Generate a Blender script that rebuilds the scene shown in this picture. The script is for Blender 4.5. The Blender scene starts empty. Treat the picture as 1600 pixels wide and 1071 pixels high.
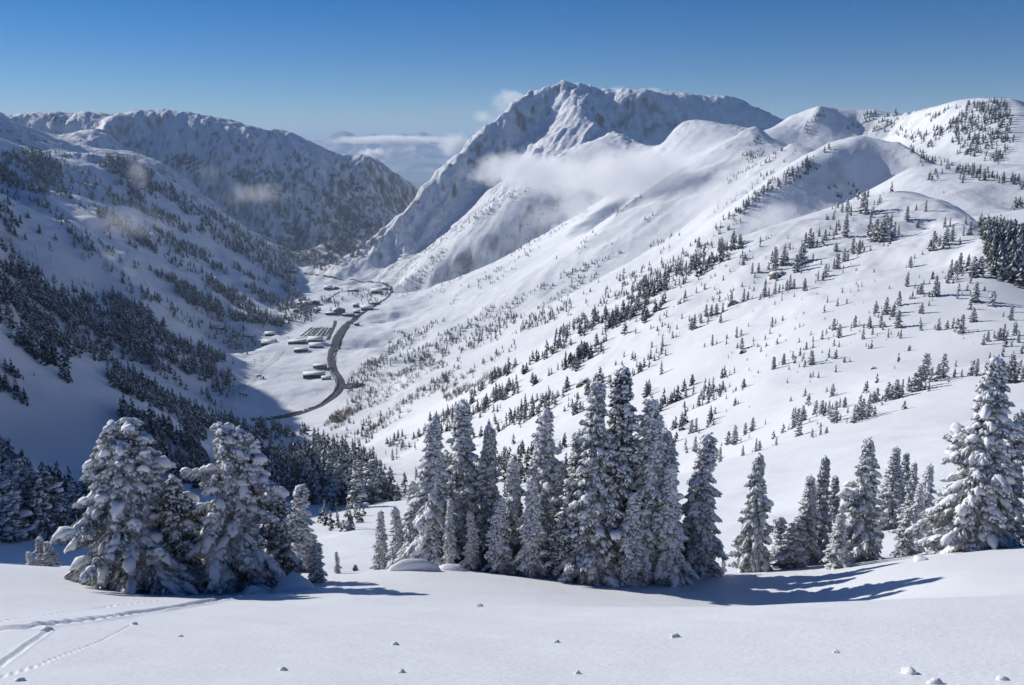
import bpy, math, random
import numpy as np
C = bpy.context.scene.collection
S = bpy.context.scene
R = math.radians

# ------------------------------------------------------------------ camera, world, sun, exposure
PITCH = R(12.9)
FPX = 1350.0
cam = bpy.data.cameras.new('camera')
cam.sensor_width = 36.0
cam.lens = 36.0 * FPX / 1600.0
cam.clip_start = 0.1
cam.clip_end = 200000.0
camo = bpy.data.objects.new('camera', cam)
camo.location = (0, 0, 0)
camo.rotation_euler = (math.pi / 2 - PITCH, 0, 0)
C.objects.link(camo)
S.camera = camo

SUN_EL, SUN_AZ = R(25.0), R(-56.0)        # azimuth measured from +Y (view direction), negative = left
w = bpy.data.worlds.new('World')
S.world = w
w.use_nodes = True
wn = w.node_tree
bg = wn.nodes['Background']
sky = wn.nodes.new('ShaderNodeTexSky')
sky.sky_type = 'NISHITA'
sky.sun_disc = False
sky.sun_elevation = SUN_EL
sky.sun_rotation = SUN_AZ
sky.altitude = 3000
sky.air_density = 1.0
sky.dust_density = 0.3
sky.ozone_density = 4.0
hs = wn.nodes.new('ShaderNodeHueSaturation')
hs.inputs['Hue'].default_value = .51
hs.inputs['Saturation'].default_value = 1.42
hs.inputs['Value'].default_value = 1.55
wn.links.new(sky.outputs[0], hs.inputs['Color'])
wn.links.new(hs.outputs[0], bg.inputs[0])
bg.inputs[1].default_value = 0.05

sl = bpy.data.lights.new('sun', 'SUN')
sl.energy = 5.0
sl.angle = R(0.53)
sl.color = (1.0, 0.97, 0.92)
so = bpy.data.objects.new('sun', sl)
sd = np.array([math.sin(SUN_AZ) * math.cos(SUN_EL), math.cos(SUN_AZ) * math.cos(SUN_EL), math.sin(SUN_EL)])
import mathutils
so.rotation_euler = mathutils.Vector(sd).to_track_quat('Z', 'Y').to_euler()
C.objects.link(so)

S.view_settings.view_transform = 'Standard'
S.view_settings.look = 'None'
S.view_settings.exposure = -0.2
S.view_settings.gamma = 1.0
S.render.engine = 'CYCLES'
S.cycles.use_denoising = True
S.cycles.max_bounces = 10
S.cycles.diffuse_bounces = 2
S.cycles.glossy_bounces = 1
S.cycles.transparent_max_bounces = 8
S.cycles.volume_bounces = 8
S.cycles.volume_max_steps = 64
S.cycles.use_adaptive_sampling = True
S.cycles.adaptive_threshold = 0.02

HAZE = 3.0e-5

# ------------------------------------------------------------------ numpy noise
def _h(ix, iy, seed):
    n = (ix.astype(np.int64) * 374761393 + iy.astype(np.int64) * 668265263 + seed * 1274126177) & 0xffffffff
    n = ((n ^ (n >> 13)) * 1274126177) & 0xffffffff
    n = n ^ (n >> 16)
    return (n & 0xffffff) / float(0xffffff)
def vnoise(x, y, seed=0):
    ix = np.floor(x); iy = np.floor(y)
    fx = x - ix; fy = y - iy
    fx = fx * fx * fx * (fx * (fx * 6 - 15) + 10); fy = fy * fy * fy * (fy * (fy * 6 - 15) + 10)
    a = _h(ix, iy, seed); b = _h(ix + 1, iy, seed); c = _h(ix, iy + 1, seed); d = _h(ix + 1, iy + 1, seed)
    return (a + (b - a) * fx) * (1 - fy) + (c + (d - c) * fx) * fy
def fbm(x, y, seed=0, octv=4, gain=0.5):
    s = 0; amp = 1; tot = 0
    for o in range(octv):
        s = s + amp * (vnoise(x, y, seed + o * 17) - 0.5) * 2; tot += amp
        x = x * 2.03 + 13.7; y = y * 2.03 - 7.1; amp *= gain
    return s / tot
def ridged(x, y, seed=0, octv=4, gain=0.5):
    s = 0; amp = 1; tot = 0
    for o in range(octv):
        s = s + amp * (1 - np.abs(vnoise(x, y, seed + o * 17) - 0.5) * 2); tot += amp
        x = x * 2.03 + 13.7; y = y * 2.03 - 7.1; amp *= gain
    return s / tot

# ------------------------------------------------------------------ survey: control lines of the land
CT, ST = math.cos(PITCH), math.sin(PITCH)
def P(px, py, Y):
    """point of the land seen under a surveyed bearing, at ground depth Y"""
    v = (535.5 - py) / FPX
    k = Y / (CT + v * ST)
    return ((px - 800) / FPX * k, Y, (-ST + v * CT) * k)
def FL(px, py):
    """point on the gently falling valley floor"""
    v = (535.5 - py) / FPX
    t = (-ST + v * CT) / (CT + v * ST)
    Y = (-395 + 0.043 * 1234) / (t + 0.043)
    return P(px, py, Y)

LINES = []        # (unit, ruggedness, flute, points)
CREST = []
def line(unit, rug, pts, drop=None, flute=0.0):
    if drop: CREST.append([P(*p) for p in pts if len(p) == 3])
    q = [P(*p) if len(p) == 3 else (p[0] if isinstance(p[0], tuple) else FL(*p)) for p in pts]
    LINES.append((unit, rug, flute, q))
    if drop:
        for f, dz in drop:
            LINES.append((unit, rug, flute, [(x * f, y * f, z * f - dz * y * f) for x, y, z in q]))
def pol(u, r, z):
    return (r * math.sin(R(u)), r * math.cos(R(u)), z)
def wline(unit, rug, pts, flute=0.0):
    LINES.append((unit, rug, flute, [tuple(map(float, p)) for p in pts]))

BACK = [(1.12, .03), (1.3, .08)]
# left back range, all in its own shade
line('back_range', 1.0, [(-260, 215, 4700), (-100, 190, 5000), (0, 182, 5200), (40, 178, 5250), (80, 176, 5300), (105, 184, 5300), (133, 173, 5350), (165, 184, 5350), (178, 175, 5300), (210, 173, 5350), (255, 170, 5400), (300, 175, 5400), (345, 190, 5400), (400, 198, 5450), (430, 200, 5500), (470, 215, 5550), (520, 241, 5600), (548, 251, 5650), (575, 243, 5700), (600, 258, 5800), (655, 287, 6000), (690, 303, 6100), (740, 330, 6200)], BACK, .8)
line('back_range', .8, [(178, 178, 5250), (155, 195, 5000), (150, 205, 4800)], flute=.5)
line('back_range', .5, [(-150, 232, 4000), (0, 229, 4100), (100, 230, 4200), (200, 236, 4300), (250, 252, 4300), (320, 300, 4300)], flute=.2)
line('back_range', 1.0, [(255, 172, 5380), (280, 205, 5200), (330, 245, 5050), (370, 300, 4900)], flute=1)
line('back_range', 1.0, [(405, 200, 5430), (430, 240, 5280), (460, 290, 5100), (490, 345, 4900)], flute=1)
line('back_range', 1.0, [(575, 245, 5680), (560, 290, 5400), (555, 340, 5120)], flute=1)
line('back_range', .7, [(-100, 228, 4850), (0, 226, 4960), (100, 226, 5060), (190, 230, 5100), (240, 243, 5080), (300, 290, 4950), (370, 335, 4850), (430, 368, 4750), (480, 383, 4750), (540, 380, 4850), (580, 372, 5000)], flute=.6)
wline('valley_floor', .2, [P(455, 398, 3950), P(500, 388, 4100), P(545, 383, 4250), P(580, 378, 4450), pol(-6.2, 5200, -560), pol(-5.5, 6200, -640), pol(-5, 7500, -800)])
# left shoulder ridge
line('left_ridge', .8, [(-200, 235, 2900), (0, 225, 3000), (60, 231, 3100), (130, 238, 3200), (210, 245, 3300), (260, 275, 3400), (330, 320, 3500), (400, 365, 3700), (450, 395, 3900)], [(1.08, .012)], .3)
line('left_ridge', .6, [(0, 285, 2550), (100, 290, 2650), (180, 315, 2750), (260, 360, 2850), (350, 415, 2950), (440, 440, 3000)], flute=.3)
line('left_ridge', .5, [(-60, 305, 2250), (0, 299, 2250), (40, 290, 2300), (75, 297, 2350), (120, 304, 2400), (200, 335, 2480), (260, 378, 2480), (350, 440, 2400), (430, 485, 2330)], [(1.06, .012)])
line('left_ridge', .4, [(0, 328, 2080), (80, 330, 2120), (140, 345, 2150), (230, 400, 2150), (320, 460, 2100), (400, 510, 2050)])
line('left_ridge', .6, [(-60, 355, 1800), (0, 347, 1830), (30, 334, 1880), (60, 343, 1880), (95, 350, 1880), (125, 346, 1900), (150, 365, 1880), (200, 408, 1800), (260, 470, 1750), (330, 543, 1690)], [(1.06, .012)])
line('left_ridge', .4, [(-40, 430, 1500), (0, 430, 1500), (60, 440, 1480), (140, 470, 1450), (220, 520, 1420), (300, 575, 1400), (335, 610, 1400)])
line('left_ridge', .4, [(-60, 500, 1200), (0, 500, 1200), (80, 520, 1180), (160, 555, 1150), (240, 600, 1130), (300, 640, 1150), (345, 655, 1200)])
line('left_ridge', .3, [(-80, 560, 900), (0, 568, 950), (100, 580, 920), (180, 612, 880), (250, 650, 850), (320, 690, 850), (400, 690, 930)])
line('left_ridge', .3, [(-120, 565, 700), (0, 573, 720), (75, 578, 740), (125, 585, 740), (160, 600, 730), (215, 625, 710), (270, 652, 690), (300, 685, 660), (350, 720, 640), (430, 720, 680), (520, 715, 750)], [(1.07, .012)])
line('left_ridge', .2, [(-60, 680, 540), (30, 680, 560), (120, 690, 570), (190, 690, 590), (240, 690, 610)])
line('left_ridge', .3, [(-60, 765, 440), (50, 765, 460), (130, 760, 480), (230, 750, 500), (330, 760, 500), (450, 750, 520), (560, 745, 520)])
line('left_ridge', .3, [(-100, 806, 330), (0, 803, 345), (100, 797, 360), (230, 785, 375), (330, 780, 385), (450, 772, 405), (560, 766, 420)])
line('left_ridge', .3, [(-80, 850, 240), (0, 845, 250), (60, 843, 260), (150, 835, 270), (250, 820, 280), (400, 815, 300), (520, 800, 330)])
wline('left_ridge', .5, [pol(-46, 420, 90), pol(-45, 600, 130), pol(-44, 900, 160), pol(-42, 1300, 180), pol(-38.5, 1900, 160), pol(-36, 2300, 120), pol(-34, 2750, 140)])  # unseen ridges left of the view, added to cast shade on the left slopes
wline('left_ridge', .5, [pol(-37, 700, 10), pol(-35.5, 900, 15), pol(-35, 1300, 40), pol(-34.5, 1800, 95), pol(-33.5, 2400, 130)])  # out-of-view crest by the left edge, heights set for its shadow
wline('left_ridge', .5, [pol(-58, 300, 40), pol(-58, 900, 150), pol(-54, 1500, 280), pol(-48, 2300, 330), pol(-42, 3200, 250)])
wline('left_ridge', .5, [pol(-38, 3100, 380), pol(-35, 3700, 350), pol(-34.3, 4300, 380), pol(-34.5, 5000, 400), pol(-36, 5600, 380)])  # farther unseen crest, raised to keep the left shoulder in shadow
wline('left_ridge', .5, [pol(-55, 4000, 450), pol(-45, 4500, 480), pol(-60, 6000, 200)])
# valley floor
for a in ([(340, 642), (400, 655), (470, 652), (530, 625), (556, 612)], [(372, 600), (430, 615), (490, 610), (540, 590)],
          [(400, 572), (450, 575), (500, 570), (525, 555)], [(420, 540), (470, 540), (520, 525), (555, 500)],
          [(455, 500), (500, 495), (550, 480), (600, 462)], [(480, 470), (530, 460), (590, 448)], [(470, 445), (520, 440), (580, 438)], [(462, 420), (500, 415)]):
    line('valley_floor', .06, a)
# great peak on the right of the valley
line('peak', 1.0, [(500, 425, 3220), (560, 390, 3300), (600, 352, 3450), (640, 318, 3600), (660, 290, 3700), (682, 270, 3780), (700, 252, 3850), (720, 235, 3950), (740, 212, 4050), (760, 190, 4150), (776, 179, 4200), (800, 163, 4280), (815, 153, 4350), (830, 148, 4400), (845, 134, 4450), (862, 130, 4480), (880, 122, 4500), (895, 126, 4510), (908, 128, 4520), (925, 136, 4510), (940, 138, 4500), (955, 148, 4450), (975, 150, 4400)], BACK, 1.0)
line('peak', .8, [(975, 150, 4400), (1010, 144, 4400), (1030, 147, 4420), (1050, 151, 4440), (1075, 148, 4460), (1100, 152, 4480), (1120, 150, 4500), (1146, 148, 4520), (1170, 160, 4520), (1200, 175, 4500), (1235, 192, 4460)], [(1.12, .04), (1.3, .1)], .2)
line('peak', 1.1, [(893, 128, 4490), (897, 150, 4340), (910, 168, 4220), (921, 177, 4150), (932, 195, 4060), (934, 212, 3950)], flute=.3)
line('peak', 1.0, [(915, 178, 4170), (880, 200, 4020), (840, 230, 3850), (810, 255, 3720)], flute=1)
line('peak', .9, [(895, 222, 3850), (850, 250, 3700), (800, 280, 3540), (760, 312, 3440), (720, 350, 3330), (670, 388, 3230), (600, 422, 3050)], flute=.8)
line('peak', 1.0, [(842, 160, 4390), (848, 176, 4330), (826, 208, 4190), (792, 245, 4010), (760, 285, 3870), (730, 320, 3690), (690, 360, 3480), (650, 395, 3310), (590, 425, 3060)], flute=.4)
line('peak', .7, [(950, 218, 4200), (1000, 224, 4200), (1080, 218, 4240), (1150, 212, 4290), (1210, 216, 4320)], flute=.15)
line('peak', .5, [(950, 228, 3800), (1000, 236, 3500), (1080, 226, 3400), (1150, 220, 3300), (1210, 222, 3200)], flute=.1)

# second rib with rocky crest
line('right_slope', 1.0, [(1030, 232, 3200), (1000, 224, 3330), (985, 214, 3430), (960, 203, 3500), (945, 210, 3500), (925, 221, 3480), (900, 228, 3450), (880, 234, 3420), (855, 254, 3330), (820, 280, 3200), (780, 305, 3100), (740, 335, 3010), (700, 370, 2950), (650, 412, 2900), (615, 445, 2830)], [(1.02, .01)], .2)
line('right_slope', .7, [(1000, 262, 3020), (940, 275, 3000), (880, 300, 2950), (820, 335, 2880), (750, 380, 2800), (680, 425, 2760)], flute=.25)
line('mid_peak', .7, [(1195, 214, 2700), (1170, 197, 2780), (1140, 198, 2900), (1110, 191, 2950), (1085, 187, 2960), (1068, 190, 2950), (1055, 198, 2940), (1035, 222, 2880), (1000, 262, 2830), (960, 300, 2790), (880, 350, 2730), (800, 395, 2690), (720, 430, 2680), (650, 455, 2640)], [(1.03, .006)], .2)
line('mid_peak', .6, [(1100, 235, 2600), (1040, 262, 2560), (970, 310, 2500), (890, 365, 2440), (800, 415, 2400), (700, 455, 2380)], flute=.2)
line('right_slope', .6, [(1222, 226, 2250), (1205, 212, 2330), (1183, 195, 2360), (1160, 203, 2330), (1130, 221, 2290), (1085, 250, 2260), (1040, 276, 2220), (960, 332, 2170), (880, 392, 2120), (800, 440, 2080), (700, 480, 2090), (620, 500, 2110)], [(1.025, .006)], .2)
line('right_slope', .5, [(1190, 245, 2080), (1120, 285, 2030), (1040, 330, 1960), (960, 380, 1900), (880, 430, 1870), (780, 478, 1850), (690, 510, 1880)], flute=.4)
line('right_slope', .6, [(1275, 236, 1900), (1252, 223, 1970), (1236, 222, 1960), (1205, 240, 1930), (1170, 270, 1900), (1120, 312, 1850), (1050, 366, 1780), (960, 422, 1720), (880, 464, 1690), (760, 515, 1690), (640, 540, 1740), (585, 543, 1790)], [(1.025, .006)], .2)
line('right_slope', .5, [(1240, 268, 1680), (1180, 298, 1620), (1110, 345, 1580), (1040, 398, 1530), (950, 450, 1490), (850, 500, 1480), (740, 548, 1500), (640, 570, 1560)], flute=.3)
line('right_slope', .6, [(1372, 216, 1500), (1345, 212, 1500), (1325, 217, 1490), (1300, 232, 1470), (1260, 252, 1450), (1220, 280, 1430), (1180, 306, 1410), (1140, 346, 1390), (1080, 402, 1350), (1000, 455, 1310), (900, 503, 1290), (800, 543, 1290), (700, 577, 1310), (600, 602, 1350)], None, .2)
line('right_slope', .3, [(1372, 216, 1500), (1405, 219, 1470), (1440, 240, 1420), (1480, 255, 1390), (1530, 268, 1340), (1580, 276, 1300), (1680, 295, 1250)], [(1.07, .03), (1.15, .035)])
line('right_slope', .25, [(1420, 262, 1410), (1385, 285, 1410), (1350, 305, 1395), (1300, 325, 1370), (1240, 350, 1345), (1190, 370, 1330)])
line('right_slope', .25, [(1425, 325, 980), (1370, 345, 1000), (1310, 355, 1020), (1240, 372, 1040), (1150, 405, 1050), (1080, 445, 1040), (980, 495, 1010), (880, 540, 1000), (780, 578, 1020), (690, 612, 1060), (610, 645, 1100)])
line('right_slope', .25, [(1640, 330, 900), (1560, 318, 950), (1490, 300, 1000), (1450, 285, 1080), (1420, 262, 1220)])
# peak at the right edge
line('right_peak', .5, [(1700, 190, 1850), (1640, 170, 1880), (1600, 158, 1900), (1578, 152, 1900), (1540, 155, 1930), (1520, 158, 1950), (1490, 160, 2000), (1460, 165, 2100), (1430, 168, 2330), (1400, 172, 2450), (1370, 170, 2520), (1330, 170, 2560), (1300, 168, 2560), (1280, 164, 2540), (1250, 178, 2640), (1222, 194, 2740), (1205, 206, 2800)], [(1.12, .04), (1.3, .1)], .3)
line('right_peak', .5, [(1576, 155, 1890), (1580, 190, 1780), (1595, 215, 1720), (1640, 250, 1600)])
line('right_peak', .4, [(1250, 214, 2480), (1300, 212, 2455), (1350, 212, 2460), (1390, 214, 2400), (1415, 224, 2050), (1460, 245, 1800), (1530, 265, 1650), (1600, 285, 1500)], flute=.3)
# near dome with the rock band
line('near_slope', .3, [(1690, 485, 350), (1600, 456, 372), (1562, 446, 382), (1537, 430, 400), (1526, 388, 465), (1530, 360, 520), (1535, 343, 560), (1500, 325, 640), (1460, 312, 690), (1435, 305, 710), (1418, 300, 720), (1380, 305, 722), (1330, 318, 705), (1280, 328, 695), (1230, 342, 683), (1180, 362, 670), (1130, 393, 660), (1080, 432, 650), (1000, 480, 640), (900, 525, 655), (820, 562, 690), (740, 602, 725), (660, 642, 800), (600, 672, 890)], None, .1)
line('near_slope', .3, [(1690, 440, 560), (1610, 430, 540), (1575, 400, 600), (1560, 372, 660), (1540, 345, 760)])
line('near_slope', .4, [(1450, 355, 600), (1400, 370, 570), (1330, 392, 560), (1250, 424, 550), (1205, 444, 540), (1150, 472, 530), (1080, 505, 520), (1000, 548, 520), (900, 594, 540), (800, 634, 580), (700, 672, 650), (640, 702, 700)], None, .1)
line('near_slope', .15, [(1480, 420, 470), (1400, 430, 450), (1320, 455, 440), (1252, 500, 410), (1180, 552, 400), (1100, 585, 405), (1000, 625, 420), (900, 657, 440), (800, 692, 470), (700, 732, 520)])
line('near_slope', .15, [(1650, 520, 290), (1560, 510, 310), (1480, 520, 315), (1400, 540, 315), (1300, 562, 312), (1200, 585, 315), (1100, 645, 310), (1000, 684, 330), (900, 705, 360), (800, 733, 390), (700, 755, 420)])
line('near_slope', .1, [(1640, 550, 225), (1560, 560, 230), (1460, 575, 240), (1380, 590, 250), (1300, 620, 250), (1220, 655, 250), (1140, 690, 250), (1060, 728, 250)])
line('near_slope', .1, [(1680, 570, 185), (1560, 582, 195), (1480, 593, 202), (1400, 608, 206), (1320, 642, 206), (1240, 672, 206), (1160, 707, 206), (1090, 735, 212), (1000, 762, 222), (900, 782, 242), (750, 795, 262), (640, 792, 285), (580, 790, 310)])
line('near_slope', .08, [(1680, 690, 85), (1600, 682, 95), (1450, 692, 112), (1350, 692, 126), (1250, 742, 112), (1150, 792, 100), (1070, 830, 92), (1000, 848, 92), (800, 852, 98), (650, 832, 125), (560, 826, 130), (480, 850, 140), (300, 880, 110), (100, 880, 110), (-80, 870, 130)])
line('near_slope', .08, [(1680, 830, 42), (1600, 800, 50), (1450, 800, 55), (1300, 850, 50), (1200, 885, 48), (1110, 895, 48), (950, 930, 44), (800, 925, 44), (600, 920, 46), (520, 905, 55), (420, 930, 46), (200, 940, 42), (50, 930, 42), (-80, 920, 42)])
# foreground
line('foreground_slope', .02, [(-150, 872, 25), (0, 884, 24), (60, 893, 23.5), (110, 908, 22.5), (170, 920, 22), (250, 926, 22), (350, 932, 22), (450, 920, 23), (520, 912, 24), (560, 902, 25), (590, 892, 26), (640, 886, 26.5), (690, 888, 27), (740, 891, 27), (850, 904, 26), (950, 918, 25), (1050, 916, 25), (1090, 902, 28), (1200, 900, 28), (1300, 899, 26.3), (1360, 888, 24.8), (1400, 880, 24.5), (1500, 865, 25), (1600, 855, 25.5), (1700, 850, 26)])
line('foreground_slope', .02, [(1090, 932, 24.2), (1150, 946, 23.0), (1250, 956, 22), (1330, 950, 21), (1420, 925, 20.4), (1500, 905, 20.2), (1600, 895, 20), (1700, 890, 20)])
line('foreground_slope', .02, [(-150, 925, 17), (0, 930, 17), (150, 943, 17), (350, 948, 17), (550, 937, 18), (800, 939, 18), (1000, 952, 17.5), (1150, 958, 17.5), (1300, 968, 16.5), (1450, 955, 15.8), (1600, 945, 15.5), (1750, 940, 15.5)])
for Y in (2.0, 3.0, 4.4, 6.5, 9.0, 12.0):
    wline('foreground_slope', .02, [(Y * math.tan(R(a)), Y, -1.7 - .43 * Y - .002 * Y * Y + .010 * max(0, a) / 30 * Y * Y * .3 ) for a in range(-60, 61, 4)])
# beyond the right and left edge of the picture, and the outer rim
wline('right_peak', .5, [pol(40, 300, -70), pol(40, 700, -20), pol(40, 1300, 20), pol(42, 1900, 60), pol(40, 3000, -100)])
wline('right_peak', .5, [pol(58, 300, -60), pol(58, 900, 60), pol(58, 2000, 120), pol(58, 4000, -200)])
for u in range(-60, 61, 5):
    wline('back_range', .3, [pol(u, 7600, -900), pol(u, 8600, -1150)])

US, WS, TS, UN, RG, FLU = [], [], [], [], [], []
UNITS = []
def add_pt(x, y, z, un, rg, fl):
    r = math.hypot(x, y)
    US.append(math.atan2(x, y)); WS.append(math.log(r)); TS.append(z / r); UN.append(un); RG.append(rg); FLU.append(fl)
for unit, rug, fl, pts in LINES:
    if unit not in UNITS: UNITS.append(unit)
    k = UNITS.index(unit)
    for i in range(len(pts)):
        add_pt(*pts[i], k, rug, fl)
        if i + 1 < len(pts):
            a, b = np.array(pts[i]), np.array(pts[i + 1])
            d = math.hypot(math.atan2(a[0], a[1]) - math.atan2(b[0], b[1]), math.log(np.hypot(*a[:2]) / np.hypot(*b[:2])))
            for j in range(1, int(d / .03) + 1):
                f = j / (int(d / .03) + 1)
                add_pt(*(a + (b - a) * f), k, rug, fl)
US, WS, TS, RG, FLU = map(np.array, (US, WS, TS, RG, FLU)); UN = np.array(UN)
# drop samples that nearly coincide
keep = []
key = {}
for i in range(len(US)):
    kk = (round(US[i] / .006), round(WS[i] / .006))
    if kk in key: continue
    key[kk] = i; keep.append(i)
US, WS, TS, UN, RG, FLU = (a[keep] for a in (US, WS, TS, UN, RG, FLU))
N = len(US)
D = np.hypot(US[:, None] - US[None], WS[:, None] - WS[None])
A = np.zeros((N + 3, N + 3))
A[:N, :N] = -D + np.eye(N) * 2e-4
A[:N, N] = 1; A[:N, N + 1] = US; A[:N, N + 2] = WS
A[N:, :N] = A[:N, N:].T
COEF = np.linalg.solve(A, np.concatenate([TS, np.zeros(3)]))

# the land as one sheet, bearing by distance
U_IN = R(36.0)
U = np.concatenate([np.linspace(-R(60), -U_IN, 50)[:-1], np.linspace(-U_IN, U_IN, 730), np.linspace(U_IN, R(60), 50)[1:]])
W = np.concatenate([np.linspace(math.log(2.2), math.log(30), 190)[:-1], np.linspace(math.log(30), math.log(600), 230)[:-1], np.linspace(math.log(600), math.log(6200), 540)[:-1], np.linspace(math.log(6200), math.log(8500), 14)])
nu, nw = len(U), len(W)
cu = np.concatenate([np.linspace(-R(60), -U_IN, 40)[:-1], np.linspace(-U_IN, U_IN, 441), np.linspace(U_IN, R(60), 41)[1:]]); cw = np.concatenate([np.linspace(W[0], math.log(600), 300)[:-1], np.linspace(math.log(600), math.log(6500), 340)[:-1], np.linspace(math.log(6500), W[-1], 8)])
ncu, ncw = len(cu), len(cw)
CU, CW = np.meshgrid(cu, cw, indexing='ij')
ct = np.zeros(CU.shape); crg = np.zeros(CU.shape); cfl = np.zeros(CU.shape); cun = np.zeros(CU.shape, int)
for i in range(0, ncu, 20):
    nr_ = len(CU[i:i + 20]); fu = CU[i:i + 20].ravel(); fw = CW[i:i + 20].ravel()
    d = np.hypot(fu[:, None] - US, fw[:, None] - WS)
    ct[i:i + 20] = (-d @ COEF[:N] + COEF[N] + fu * COEF[N + 1] + fw * COEF[N + 2]).reshape(nr_, -1)
    g = np.exp(-(d / .05) ** 2) + 1e-4 / (d * d + .003)
    g /= g.sum(1)[:, None]
    crg[i:i + 20] = (g @ RG).reshape(nr_, -1); cfl[i:i + 20] = (g @ FLU).reshape(nr_, -1)
    cun[i:i + 20] = UN[np.argmin(d, 1)].reshape(nr_, -1)
def bil(grid, gu, gw, u, wv):
    fi = np.interp(u, gu, np.arange(len(gu))); fj = np.interp(wv, gw, np.arange(len(gw)))
    i = np.clip(fi.astype(int), 0, len(gu) - 2); j = np.clip(fj.astype(int), 0, len(gw) - 2)
    a = fi - i; b = fj - j
    return (grid[i, j] * (1 - a) + grid[i + 1, j] * a) * (1 - b) + (grid[i, j + 1] * (1 - a) + grid[i + 1, j + 1] * a) * b
def blur(g, n):
    for _ in range(n):
        p = np.pad(g, 1, mode='edge')
        g = (p[:-2, 1:-1] + p[2:, 1:-1] + p[1:-1, :-2] + p[1:-1, 2:] + 4 * p[1:-1, 1:-1]) / 8
    return g
# smooth snow is rounded, rocky ridges stay sharp
s1 = blur(np.clip(1 - crg * 1.2, 0, 1), 4)
ct = ct * (1 - s1) + blur(ct, 2) * s1
s2 = blur(np.clip(1 - crg / .07, 0, 1), 6)
ct = ct * (1 - s2) + blur(ct, 24) * s2
UU, WW = np.meshgrid(U, W, indexing='ij')
T = bil(ct, cu, cw, UU, WW)
RUG = bil(blur(crg, 3), cu, cw, UU, WW); FLT = bil(blur(cfl, 3), cu, cw, UU, WW)
RR = np.exp(WW)
X = RR * np.sin(UU); Y = RR * np.cos(UU); Z = T * RR

# fall-line gullies: noise averaged along the steepest descent of the base land
gz_u = np.gradient(Z, U, axis=0); gz_w = np.gradient(Z, W, axis=1)
gx = (gz_w * np.sin(UU) + gz_u * np.cos(UU)) / RR
gy = (gz_w * np.cos(UU) - gz_u * np.sin(UU)) / RR
SLOPE = np.hypot(gx, gy)
def lic(scale, seed, steps, stp):
    acc = np.zeros(X.shape); n = 0
    gxb = blur(gx, 6); gyb = blur(gy, 6); m = np.hypot(gxb, gyb) + 1e-6
    dx, dy = gxb / m, gyb / m
    for sgn in (1, -1):
        x, y = X.copy(), Y.copy()
        ddx, ddy = dx, dy
        for k in range(steps):
            acc += vnoise(x / scale, y / scale, seed); n += 1
            x = x + sgn * ddx * stp; y = y + sgn * ddy * stp
            if k % 2 == 1:
                uu = np.arctan2(x, y); ww = np.log(np.maximum(np.hypot(x, y), 2.3))
                ii = np.clip(np.interp(uu.ravel(), U, np.arange(nu)), 0, nu - 1).astype(int).reshape(uu.shape)
                jj = np.clip(np.interp(ww.ravel(), W, np.arange(nw)), 0, nw - 1).astype(int).reshape(uu.shape)
                ddx, ddy = dx[ii, jj], dy[ii, jj]
    return acc / n - 0.5
far = np.clip((RR - 250) / 900, 0, 1)
L1 = lic(70.0, 3, 7, 40.0)
L2 = lic(26.0, 9, 6, 18.0)
big = np.clip(FLT, 0, 1.2)
def crease(L):
    q = L / L.std()
    return 1 - np.sqrt(q * q + .02) * .9
steep = np.clip((SLOPE - .25) * 3, 0, 1)
Zd = big * far * steep * (crease(L1) * 15 + crease(L2) * 4) * np.clip(RR / 3800, .3, 1.3)
wx, wy = X + 60 * fbm(X / 200, Y / 200, 35, 2), Y + 60 * fbm(X / 200, Y / 200, 36, 2)
Zd += np.clip(FLT * 1.2 - .1, 0, 1) * far * np.clip(RR / 4000, .3, 1.2) * 8 * (ridged(wx / 230, wy / 300, 31, 6, .6) - .72)
# ribs and couloirs running down the sunlit face of the great peak
pk = np.clip(FLT * 1.3 - .35, 0, 1) * np.clip((UU - R(-12)) / R(4), 0, 1) * far
al_ = X * -.34 + Y * -.94; ac_ = X * .94 - Y * .34
ac_ = ac_ + 40 * fbm(X / 260, Y / 260, 38, 3)
Zd += pk * (100 * (ridged(ac_ / 130, al_ / 2400, 37, 2, .4) - .8) + 34 * (ridged(ac_ / 62, al_ / 420, 39, 3, .6) - .7))
pl = np.clip(FLT * 1.3 - .2, 0, 1) * np.clip((R(-8) - UU) / R(4), 0, 1) * far
al2 = X * .5 + Y * -.87; ac2 = X * .87 + Y * .5 + 50 * fbm(X / 300, Y / 300, 40, 3)
Zd += pl * (22 * (ridged(ac2 / 200, al2 / 1800, 45, 2, .4) - .8) + 12 * (ridged(ac2 / 80, al2 / 420, 46, 3, .6) - .7))
rough = np.clip(RUG - .2, 0, 1) * far
Zd += rough * 8 * fbm(X / 130, Y / 130, 5, 5, .55)
# knolls, rolls and benches of the snow slopes
mid = np.clip((RR - 60) / 200, 0, 1)
Zd += mid * (1 - np.clip(RUG * 1.1, 0, .8)) * np.clip(RR / 900, .15, 1) * (7.0 * fbm(X / 120, Y / 120, 41, 3) + 2.2 * fbm(X / 34, Y / 34, 43, 3)) * np.where(RUG < .09, .15, 1)
Zd += mid * np.clip(SLOPE * 1.4, 0, 1) * np.clip(RUG * 3, 0, 1) * np.clip(RR / 900, .2, 1) * 5 * L2
lft = np.clip((R(-4) - UU) / R(4), 0, 1) * np.clip((RR - 500) / 300, 0, 1) * np.clip(RUG * 4 - .5, 0, 1)
Zd += lft * np.clip(RR / 1800, .3, 1.2) * (22 * (ridged(X / 260, Y / 260, 91, 4) - .7) + 9 * fbm(X / 70, Y / 70, 93, 3))
nsl = np.clip((UU - R(-2)) / R(4), 0, 1) * np.clip((RR - 130) / 150, 0, 1) * np.clip((1000 - RR) / 250, 0, 1)
fx_ = X * .55 + Y * .83; fy_ = X * .83 - Y * .55
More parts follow.
